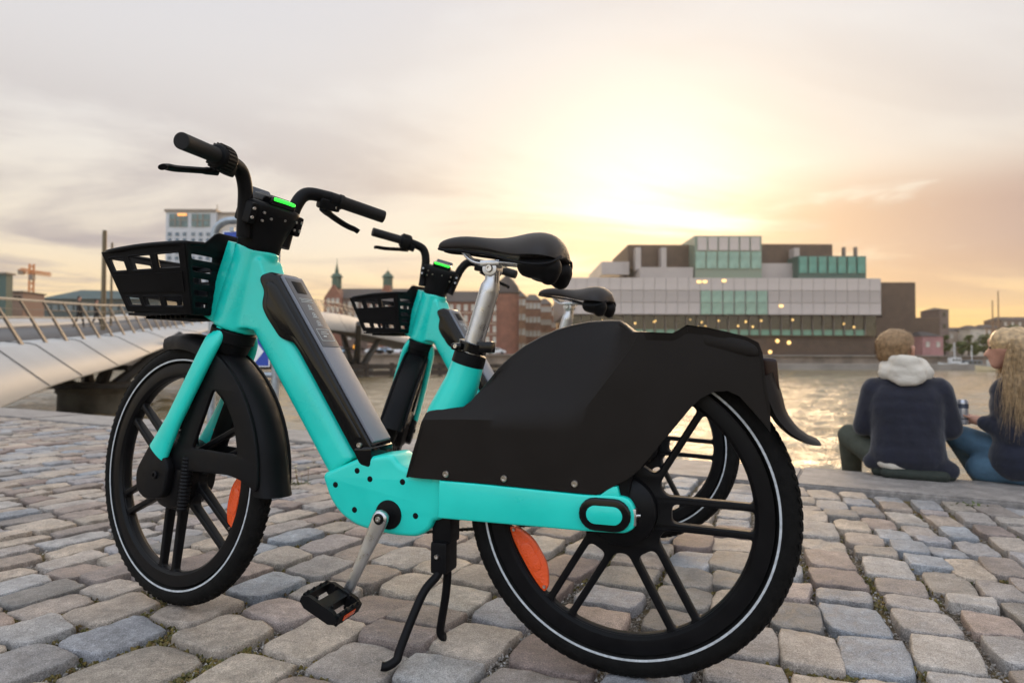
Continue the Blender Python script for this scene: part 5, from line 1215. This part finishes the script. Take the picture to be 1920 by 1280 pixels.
def far_houses():
    for i, (a, b_, yt, d, c, lab) in enumerate(((1762, 1779, 578, 170, (.17, .12, .10), 'square chimney tower right of the glass building'), (1729, 1768, 628, 147, (.34, .17, .16), 'low pink brick shed behind the seated man'), (1776, 1822, 618, 190, (.30, .24, .19), 'low tan house far behind the small pointed tree'), (1820, 1848, 614, 185, (.45, .40, .33), 'pale house with windows between the trees'), (1846, 1878, 612, 200, (.28, .18, .12), 'brown house under the two thin masts'), (1878, 1960, 597, 210, (.16, .11, .08), 'dark roofed house at the right edge'))):
        B = Bld('far_house' if i else 'chimney_tower', (px((a+b_)/2, 660, d).x, d+4, 1.1)); xa, xb = px(a, 600, d).x, px(b_, 600, d).x; zt = px(960, yt, d).z
        w2 = B.box('wall', xa, xb, d, d+8, 1.1, zt, mat('far_wall_%d' % i, c, .8, var=.15, vscale=.6))
        gable_roof(B, xa-.2, xb+.2, d-.2, d+8.2, zt, zt+(1.2 if i != 0 else .8), ROOF)
        n = max(1, int((xb-xa)/2.2)); rw = max(1, int((zt-1.1)/3))
        B.instances('window', [(xa+(xb-xa)*(k+.5)/n, d-.04, 1.1+(zt-1.1)*(r+.6)/rw) for k in range(n) for r in range(rw)], (.8, .15, 1.2), WINL if i != 0 else DKGL, w2)
        tag(B.r, lab, 'tower' if i == 0 else 'house')
    # masts
    for a, yt, d, lab in ((1862, 563, 170, 'shorter of the two thin masts at the right'), (1873, 545, 170, 'taller of the two thin masts at the right')):
        b_ = px(a, 655, d); t_ = px(a, yt, d); o = MB().tube([(0, 0, 0), (0, 0, t_.z-1.1)], [.22, .13], 8).build('ship_mast', mat('ship_mast', (.22, .13, .07), .6), None); o.location = (b_.x, d, 1.1); tag(o, lab, 'mast', 'thin masts on the far bank')
far_houses()
def boat(a, y, d, L_, h, lab, hull, cab):
    p = px(a, y, d); rt_ = empty('boat', (p.x, d, WZ)); rg = []
    for t in range(9):
        q = t/8; x = (q-.5)*L_; w_ = L_*.15*(1-abs(2*q-1)**2.4)+.05; sh = h*(.85+.35*(2*q-1)**2)
        rg.append([Vector((x, -w_, sh)), Vector((x, -w_*.8, .1)), Vector((x, 0, -.25)), Vector((x, w_*.8, .1)), Vector((x, w_, sh))])
    MB().loft(rg).build('hull', mat('hull_'+hull[0], hull[1], .4), rt_, True, 40)
    cb = bevel_box('cabin', (L_*.05, 0, h+.55), (L_*.34, L_*.2, 1.2), mat('cab_'+cab[0], cab[1], .4), rt_, .12)
    for k in range(3): MB().box((L_*(-.05+.1*k), -L_*.101, h+.72), (L_*.07, .04, .45)).build('window', DKGL, cb, False)
    MB().tube([(L_*.05, 0, h+1.1), (L_*.05, 0, h+4.2)], .06, 6).build('boat_mast', SIGNW, cb)
    tag(rt_, lab, 'boat', 'boats by the far quay')
boat(1787, 668, 131, 6, 1.3, 'white cabin boat moored between the two seated people', ('w', (.6, .6, .58)), ('w', (.6, .6, .6)))
boat(1862, 680, 118, 6.5, .9, 'cream open boat on the water just left of the blonde head', ('c', (.6, .5, .32)), ('g', (.5, .5, .5)))
boat(1818, 672, 133, 9, .8, 'dark low barge beside the white cabin boat', ('d', (.05, .04, .035)), ('b', (.10, .12, .14)))
def parked(a, y, d, c, lab):
    p = px(a, y, d); rt_ = empty('parked_car', (p.x, d, 1.32)); sec = []
    prof = [(-2.1, .35, .75), (-1.9, .3, .95), (-1.1, .3, 1.02), (-.6, .3, 1.42), (.6, .3, 1.45), (1.25, .3, 1.0), (2.0, .3, .85), (2.15, .35, .6)]
    rg = [[Vector((x, -.85, zb)), Vector((x, -.85, min(zt, .9))), Vector((x, -.7, zt)), Vector((x, .7, zt)), Vector((x, .85, min(zt, .9))), Vector((x, .85, zb))] for x, zb, zt in prof]
    MB().loft(rg).build('body', mat('car_%s' % lab.split()[0], c, .25, coat=.5), rt_, True, 30)
    MB().box((.0, -.80, 1.16), (1.5, .06, .36)).build('side_window', DKGL, rt_, False)
    for x in (-1.3, 1.3): MB().lathe([(.02, -.1), (.31, -.1), (.31, .1), (.02, .1)], 14, (x, -.8, .31), 'y', False).build('wheel', RUB, rt_)
    tag(rt_, lab, 'car', 'cars parked on the far bank')
for a, c, lab in ((636, (.35, .5, .65), 'silver-blue car parked left of the grey bridge pier'), (704, (.65, .65, .65), 'white car parked just right of the grey bridge pier'), (722, (.28, .42, .6), 'blue car parked second right of the grey bridge pier'), (742, (.7, .7, .72), 'bright car parked nearest the second fork'), (930, (.55, .55, .55), 'grey car parked under the brick building by the seat post')):
    parked(a, 660, 141, c, lab)
# ---------------------------------------------------------------- people
NAVY = mat('navy_cloth', (.007, .008, .019), .9, var=.25, vscale=14, bump=.5, bscale=26, sheen=.25)
NAVY2 = mat('navy_fleece', (.005, .007, .020), .9, var=.25, vscale=18, bump=.4, bscale=40, sheen=.25)
CREAM = mat('cream_cloth', (.58, .53, .46), .9, var=.08, vscale=20, bump=.35, bscale=60)
OLIVE = mat('olive_trousers', (.055, .062, .048), .9, var=.2, vscale=16, bump=.3, bscale=40)
JEANS = mat('blue_jeans', (.055, .11, .165), .85, var=.3, vscale=12, bump=.3, bscale=50)
SKIN = mat('skin', (.52, .27, .19), .5, var=.08, vscale=25)
HAIRB = mat('ginger_blond_hair', (.29, .18, .09), .55, var=.3, vscale=60, bump=.5, bscale=160)
HAIRL = mat('long_blonde_hair', (.44, .30, .16), .40, var=.4, vscale=50)
EYE = mat('eye_dark', (.06, .035, .025), .3)
CUSH = mat('dark_cushion', (.022, .028, .022), .85, var=.2, bump=.3, bscale=80)
def fold(v): return .006*noise.noise(v*9)+.004*noise.noise(Vector((v.x*6, v.y*6, v.z*26)))
def split_skin(o, fn, mats):
    for m in mats: o.data.materials.append(m)
    for p in o.data.polygons: p.material_index = fn(p.center)
def seated_man():
    loc = Vector((2.15, 3.56, 0)); rz = math.atan2(QT.y, QT.x)
    r = empty('person', loc, rz)
    # local: x right along the quay, y towards the water, z up
    hd = Vector((-.045, .10, .705))
    body = [((-.07, .0, .115), (.07, .0, .115), .11, .11), ((0, .02, .2), (0, .04, .42), .105, .11), ((-.10, .04, .47), (.10, .04, .47), .06, .06), ((-.02, .07, .51), (-.04, .09, .63), .05, .052),
            (hd+Vector((0, -.012, .008)), hd+Vector((.01, .02, .01)), .083, .080), (hd+Vector((.03, .03, -.03)), hd+Vector((.052, .05, -.06)), .055, .040), (hd+Vector((.045, .045, .02)), hd+Vector((.055, .05, -.03)), .045, .045)]
    hx = Vector((.80, .60, 0))   # where he looks: right and out over the water
    body += [(hd+hx*.088+Vector((0, 0, .005)), hd+hx*.107+Vector((0, 0, -.018)), .010, .014), (hd+hx*.075+Vector((0, 0, -.055)), hd+hx*.082+Vector((0, 0, -.058)), .018, .016), (hd+hx*.078+Vector((0, 0, .035)), hd+hx*.080+Vector((0, 0, .03)), .025, .02)]
    for s in (-1, 1):
        body += [((s*.15, .04, .48), (s*.205, .05, .27), .05, .043), ((s*.205, .05, .27), (s*.11, .29, .24), .042, .034), ((s*.11, .29, .24), (s*.07, .36, .245), .03, .028)]
        for k in range(4): body.append(((s*(.085-.0), .355+.008*k, .262-.014*k), (s*.035, .40+.004*k, .255-.014*k), .010, .009))
        body.append(((s*.075, .35, .268), (s*.045, .375, .29), .011, .009))
    # left knee drawn up and out, right leg over the edge
    body += [((-.10, .02, .09), (-.275, .20, .195), .088, .07), ((-.275, .20, .195), (-.265, .34, -.12), .068, .05), ((-.265, .34, -.12), (-.25, .46, -.16), .045, .035),
             ((.10, .02, .09), (.13, .42, .12), .092, .072), ((.13, .42, .12), (.13, .50, -.28), .065, .048), ((.13, .50, -.28), (.13, .60, -.32), .045, .035)]
    o = organic('body', body, SKIN, r, .0095, 5)
    split_skin(o, lambda c: 0 if (c.z > .56 or (c.y > .27 and .2 < c.z < .32 and abs(c.x) < .14)) else 1, [OLIVE])
    # ear
    eb = hd+Vector((.030, -.035, -.01)); 
    MB().loft(capsule_pts(eb+Vector((.05, -.012, .014)), eb+Vector((.052, -.006, -.016)), .0135, .009, 10, 3)).build('ear', SKIN, o)
    for s in (0, 1):
        e = hd+hx*.092+Vector((-.6, .8, 0))*((-1 if s else 1)*.030)+Vector((0, 0, .012)); MB().lathe([(.001, -.006), (.005, -.003), (.006, 0), (.005, .003), (.001, .006)], 12, e, 'z', False).build('eye', EYE, o)
    # jacket
    jk = [((-.065, -.01, .13), (.07, -.01, .13), .118, .118), ((-.06, -.004, .19), (.064, -.004, .19), .117, .117), ((-.058, .0, .25), (.058, .0, .25), .116, .116), ((-.062, .006, .31), (.062, .006, .31), .117, .117), ((-.07, .012, .37), (.07, .012, .37), .117, .117), ((-.078, .018, .42), (.078, .018, .42), .110, .110), ((-.095, .03, .475), (.095, .03, .475), .084, .084), ((-.05, .04, .55), (.05, .04, .55), .07, .07)]
    for s in (-1, 1): jk += [((s*.15, .03, .475), (s*.205, .045, .27), .072, .06), ((s*.205, .045, .27), (s*.115, .275, .24), .057, .047)]
    jk += [((-.17, -.02, .085), (-.12, -.03, .09), .045, .05), ((.19, -.02, .06), (.04, -.04, .10), .055, .07)]
    def jdisp(v):
        w_ = 1 if v.y < .15 else .5
        return w_*(.25*fold(v)+.005*noise.noise(Vector((v.x*9+3, v.y*5, v.z*9+abs(v.x)*22)))+.006*noise.noise(Vector((v.x*5, v.y*3, v.z*3)))-.006*math.exp(-(v.x/.02)**2)*max(0, .5-v.z))
    organic('jacket', jk, NAVY, r, .0085, 12, jdisp)
    # hem of a pale shirt below the jacket
    organic('shirt_hem', [((-.115, -.07, .088), (-.075, -.082, .080), .032, .036), ((-.075, -.082, .080), (.0, -.07, .066), .034, .026)], CREAM, r, .008, 4)
    # hood of the pullover
    hood = [((-.085, .00, .575), (.085, .01, .570), .052, .050), ((-.045, -.05, .585), (.05, -.05, .58), .042, .042), ((-.055, -.05, .555), (.06, -.05, .55), .036, .036), ((-.025, -.062, .535), (.03, -.062, .532), .034, .034), ((-.09, .05, .60), (-.075, .09, .625), .042, .04), ((.08, .05, .60), (.065, .09, .62), .042, .04), ((-.025, -.055, .635), (.03, -.045, .63), .040, .040), ((-.055, .0, .64), (.05, .0, .628), .032, .032)]
    organic('hood', hood, CREAM, r, .008, 12, lambda v: .0035*noise.noise(Vector((v.x*16+v.z*20, v.y*14, v.z*30))))
    # short hair
    hair = [(hd+Vector((-.010, -.022, .022)), hd+Vector((.0, .008, .030)), .090, .088), (hd+Vector((-.022, -.030, -.02)), hd+Vector((-.005, -.03, -.025)), .072, .070), (hd+Vector((.028, .028, .062)), hd+Vector((.048, .038, .058)), .05, .038)]
    h = organic('hair', hair, HAIRB, r, .0075, 4, lambda v: .003*noise.noise(v*24))
    rg = random.Random(2); st = MB()
    vs = [v for v in h.data.vertices]
    for _ in range(5200):
        v = rg.choice(vs); n_ = v.normal.copy(); d = (n_*.45+Vector((rg.uniform(-.3, .3)+.25, rg.uniform(-.3, .3), rg.uniform(-.9, -.2)))).normalized(); l_ = rg.uniform(.012, .026)
        sdv = d.orthogonal().normalized()*.0009; p = v.co-n_*.002
        st.add([p-sdv, p+sdv, p+d*l_], [(0, 1, 2)])
    st.build('hair_strands', HAIRB, h, False)
    tag(r, 'person in navy jacket with cream hood sitting on the quay edge, back to us', 'person')
    c = organic('seat_cushion', [((-.14, -.03, .035), (.19, -.03, .033), .034, .034), ((-.12, .05, .035), (.17, .05, .033), .034, .034), ((-.10, -.09, .036), (.16, -.09, .034), .032, .032)], CUSH, None, .010, 4)
    c.location = loc; c.rotation_euler = (0, 0, rz); tag(c, 'flat dark cushion under the man in the navy jacket', 'cushion')
seated_man()
def seated_woman():
    loc = Vector((2.665, 3.36, 0)); rz = math.atan2(QT.y, QT.x); r = empty('person', loc, rz)
    hd = Vector((-.075, -.02, .700)); hx = Vector((-.97, .22, -.06)).normalized()
    body = [((-.06, .0, .11), (.09, .0, .11), .115, .12), ((0, .0, .2), (-.01, .01, .42), .115, .118), ((-.09, -.02, .485), (.10, .03, .485), .062, .065), ((-.02, .0, .5), (-.05, -.012, .63), .05, .046),
            (hd+Vector((.022, 0, .012)), hd+Vector((-.012, 0, .014)), .080, .078), (hd+hx*.040+Vector((0, 0, -.035)), hd+hx*.062+Vector((0, 0, -.070)), .052, .032), (hd+hx*.048+Vector((0, 0, .02)), hd+hx*.052+Vector((0, 0, -.03)), .047, .044),
            (hd+hx*.088+Vector((0, 0, .012)), hd+hx*.112+Vector((0, 0, -.022)), .009, .012), (hd+hx*.086+Vector((0, 0, -.050)), hd+hx*.090+Vector((0, 0, -.052)), .014, .012), (hd+hx*.078+Vector((0, 0, .045)), hd+hx*.078+Vector((0, 0, .03)), .028, .024)]
    # near arm reaching to the left with the can, other arm in the lap
    hand = Vector((-.235, .055, .325))
    body += [((-.095, -.02, .47), (-.065, -.07, .26), .052, .046), ((-.065, -.07, .26), (-.19, .025, .315), .043, .032), ((-.19, .025, .315), hand, .029, .027),
             ((.12, .04, .47), (.14, .16, .26), .052, .045), ((.14, .16, .26), (-.02, .27, .27), .042, .03)]
    # fingers wrap the can
    for k in range(4): body.append((hand+Vector((-.012, .022, .024-.016*k)), hand+Vector((-.058-.002*k, .030-.004*k, .026-.016*k)), .0095, .008)); body.append((hand+Vector((-.058-.002*k, .030-.004*k, .026-.016*k)), hand+Vector((-.074, .0, .026-.016*k)), .0085, .007))
    body.append((hand+Vector((-.01, -.020, .01)), hand+Vector((-.045, -.042, .020)), .011, .009))
    body += [((.02, .0, .10), (-.285, .13, .215), .098, .072), ((-.285, .13, .215), (-.15, .32, -.05), .07, .05), ((.06, -.06, .085), (-.20, .03, .07), .09, .078), ((-.20, .03, .07), (-.10, .30, .06), .072, .05)]
    o = organic('body', body, SKIN, r, .0095, 5)
    split_skin(o, lambda c: 0 if (c.z > .5 or (c.z > .288 and c.x < -.15 and c.y < .115)) else 1, [JEANS])
    jk = [((-.05, -.01, .13), (.08, .0, .13), .135, .14), ((-.04, -.01, .27), (.06, .0, .27), .125, .13), ((-.06, -.01, .40), (.07, .02, .40), .118, .118), ((-.09, -.01, .48), (.10, .03, .48), .082, .085), ((-.03, .0, .54), (.0, .0, .56), .066, .06),
          ((-.098, -.025, .465), (-.068, -.078, .26), .072, .062), ((-.068, -.078, .26), (-.185, .018, .312), .058, .042), ((.12, .04, .465), (.145, .165, .26), .07, .06), ((.145, .165, .26), (.0, .26, .27), .056, .045), ((.05, -.09, .06), (.2, -.06, .05), .06, .07)]
    organic('jacket', jk, NAVY2, r, .0085, 10, lambda v: .5*fold(v)+.006*noise.noise(Vector((v.x*4, v.y*4, v.z*11))))
    # hair: cap plus long hanging locks
    cap = organic('hair', [(hd+Vector((.032, .0, .028)), hd+Vector((-.016, .0, .036)), .090, .082), (hd+Vector((.05, .005, -.03)), hd+Vector((.07, .01, -.12)), .075, .07), (hd+Vector((.07, .01, -.12)), hd+Vector((.085, .0, -.25)), .07, .055)], HAIRL, r, .009, 5, lambda v: .005*noise.noise(Vector((v.x*40, v.y*40, v.z*6))))
    rg = random.Random(9); st = MB()
    for k in range(2600):
        a = rg.uniform(-2.6, 2.6); top = hd+Vector((.012+.03*rg.random(), 0, .035))+Vector((math.cos(a)*.06+.015, math.sin(a)*.082, .065*rg.uniform(.2, 1)))
        root = hd+Vector((rg.uniform(-.045, .05), rg.uniform(-.02, .02), .108-.02*rg.random()))
        side = -1 if rg.random() < .68 else 1
        y1 = side*rg.uniform(.070, .094); x1 = rg.uniform(-.030, .09)
        p1 = hd+Vector((x1*.8, y1, .03)); ln = rg.uniform(.08, .36)*(.6+.5*rg.random())
        x2 = x1+rg.uniform(-.03, .055); p2 = hd+Vector((x2*.9-.004, y1*1.08+rg.uniform(-.012, .012), -.10)); p3 = hd+Vector((x2+rg.uniform(-.045, .05), y1*1.0+rg.uniform(-.035, .02)-.02, -.10-ln))
        pm_ = p2.lerp(p3, .5)+Vector((rg.uniform(-.018, .018), rg.uniform(-.015, .015), 0)); pts = bez([root, p1, p2, pm_, p3], 5); w_ = rg.uniform(.0004, .0011); n_ = len(pts)
        st.tube(pts, [w_*(1-.75*(i/(n_-1))**2) for i in range(n_)], 3, True)
    st.build('hair_locks', HAIRL, cap, True, 80)
    for s in (0, 1):
        e = hd+hx*.090+Vector((.2, .97, 0))*((-1 if s else 1)*.030)+Vector((0, 0, .014)); MB().lathe([(.001, -.006), (.005, -.003), (.006, 0), (.005, .003), (.001, .006)], 12, e, 'z', False).build('eye', EYE, o)
    tag(r, 'person with long blonde hair, navy jacket and jeans holding a can, in profile', 'person')
    # the can in her hand
    cp = Matrix.Rotation(rz, 3, 'Z') @ (hand+Vector((-.047, .004, -.030)))+loc
    CANM = mat('can_metal', (.55, .55, .58), .3, .6, var=.15, vscale=40); CAND = mat('can_print', (.06, .07, .10), .4)
    can = MB().lathe([(.020, 0), (.027, .004), (.030, .012), (.030, .118), (.028, .126), (.0255, .131), (.0255, .134), (.023, .131), (.002, .130)], 28, (0, 0, 0), 'z', False).build('drink_can', CANM, None); can.location = cp
    MB().lathe([(.0303, .088), (.0303, .112), (.0300, .112), (.0300, .088)], 28, (0, 0, 0), 'z').build('printed_band', CAND, can)
    MB().lathe([(.0302, .028), (.0302, .036), (.0300, .036), (.0300, .028)], 28, (0, 0, 0), 'z').build('printed_band', CAND, can)
    bevel_box('pull_tab', (0, .004, .1325), (.012, .02, .0015), STEEL, can, .0005)
    tag(can, 'silver drink can held in the hand of the blonde person', 'can')
seated_woman()
# two walkers on the bridge
def walker(a, yt, yb, d, lab, seed):
    p = px(a, yb, d); h = px(a, yt, d).z-p.z; r = empty('person', p); k = h/1.74; s_ = .34 if seed else .28
    body = [((0, 0, .95), (0, 0, 1.35), .13, .16), ((-.14, 0, 1.42), (.14, 0, 1.42), .07, .07), ((0, 0, 1.45), (0, .01, 1.55), .055, .05), ((0, 0, 1.62), (0, .01, 1.65), .09, .09),
            ((-.09, 0, .92), (-.10, s_*.5, .5), .09, .06), ((-.10, s_*.5, .5), (-.10, s_*.7, .06), .055, .045), ((-.10, s_*.7, .05), (-.10, s_*.7+.14, .04), .04, .035),
            ((.09, 0, .92), (.10, -s_*.3, .5), .09, .06), ((.10, -s_*.3, .5), (.10, -s_*.9, .10), .055, .045), ((.10, -s_*.9, .08), (.10, -s_*.9+.13, .04), .04, .035),
            ((-.2, 0, 1.4), (-.25, -.08, 1.1), .05, .042), ((-.25, -.08, 1.1), (-.24, .06, .88), .04, .03), ((.2, 0, 1.4), (.25, .06, 1.1), .05, .042), ((.25, .06, 1.1), (.23, .22, .92), .04, .03)]
    o = organic('body', [tuple([Vector(q)*k if hasattr(q, '__len__') else q*k for q in c]) for c in body], mat('walker_dark', (.02, .018, .018), .9), r, .022, 3)
    split_skin(o, lambda c: 1 if c.z > 1.5*k else 0, [SKIN])
    MB().loft(capsule_pts(Vector((0, -.02, 1.66))*k, Vector((0, -.02, 1.68))*k, .095*k, .095*k)).build('hair', mat('walker_hair', (.05, .03, .02), .8), r)
    r.rotation_euler = (0, 0, -1.2 if seed else -1.4); tag(r, lab, 'person', 'people walking on the bridge')
walker(148, 556, 617, 34.0, 'person in dark clothes walking on the bridge, left of the pair', 0)
walker(180, 562, 616, 36.0, 'person in dark clothes striding on the bridge, right of the pair', 1)
# ---------------------------------------------------------------- weeds in the joints
def weed(x, y, n, h, lab, seed, flowers):
    r = empty('weed', (x, y, -.015)); g = random.Random(seed); lf = MB(); stm = MB(); fl = MB()
    for k in range(n):
        a = g.uniform(0, 6.28); l_ = g.uniform(.02, .05); q = Vector((g.gauss(0, .03), g.gauss(0, .018), 0)); d = Vector((math.cos(a), math.sin(a), g.uniform(.25, 1.1))).normalized(); sd = Vector((-math.sin(a), math.cos(a), 0))*l_*.14
        lf.add([q, q+d*l_*.5+sd, q+d*l_-Vector((0, 0, .006)), q+d*l_*.5-sd], [(0, 1, 2, 3)])
    for k in range(flowers):
        q = Vector((g.gauss(0, .045), g.gauss(0, .02), 0)); t_ = q+Vector((g.uniform(-.02, .02), g.uniform(-.01, .01), h*g.uniform(.55, 1)))
        stm.tube([q, (q+t_)/2+Vector((g.uniform(-.006, .006), 0, 0)), t_], [.0014, .0012, .001], 5)
        for j in range(8):
            a = 2*math.pi*j/8; e = Vector((math.cos(a), math.sin(a), .5)).normalized(); s2 = Vector((-math.sin(a), math.cos(a), 0))*.003
            fl.add([t_, t_+e*.007+s2, t_+e*.011, t_+e*.007-s2], [(0, 1, 2, 3)])
    lf.build('leaves', mat('weed_leaf', (.075, .10, .018), .7, var=.3, vscale=60), r, False)
    if flowers: stm.build('stems', mat('weed_stem', (.22, .14, .06), .8), r); fl.build('flowers', mat('weed_flower', (.62, .56, .36), .8), r, False)
    tag(r, lab, 'plant', 'weeds between the setts')
weed(-1.10, 3.36, 90, .105, 'dry flowering weed behind the front fender of the nearest bicycle', 1, 11)
weed(2.05, 2.92, 34, .05, 'small green weed near the kerb in front of the seated man', 2, 0)
weed(-1.35, 3.55, 40, .06, 'low green tuft left of the flowering weed, near the wheel', 3, 2)
# ---------------------------------------------------------------- sunset haze over the harbour
hm = bpy.data.materials.new('haze'); hm.use_nodes = True; _n = hm.node_tree.nodes; _n.clear()
_o = _n.new('ShaderNodeOutputMaterial'); _v = _n.new('ShaderNodeVolumePrincipled'); _v.inputs['Color'].default_value = (1.0, .93, .82, 1); _v.inputs['Density'].default_value = .0003; _v.inputs['Anisotropy'].default_value = .55
hm.node_tree.links.new(_v.outputs[0], _o.inputs['Volume'])
hz = MB().box((0, 110, 28), (690, 430, 72)).build('haze', hm, None, False); tag(hz, kind='stuff')
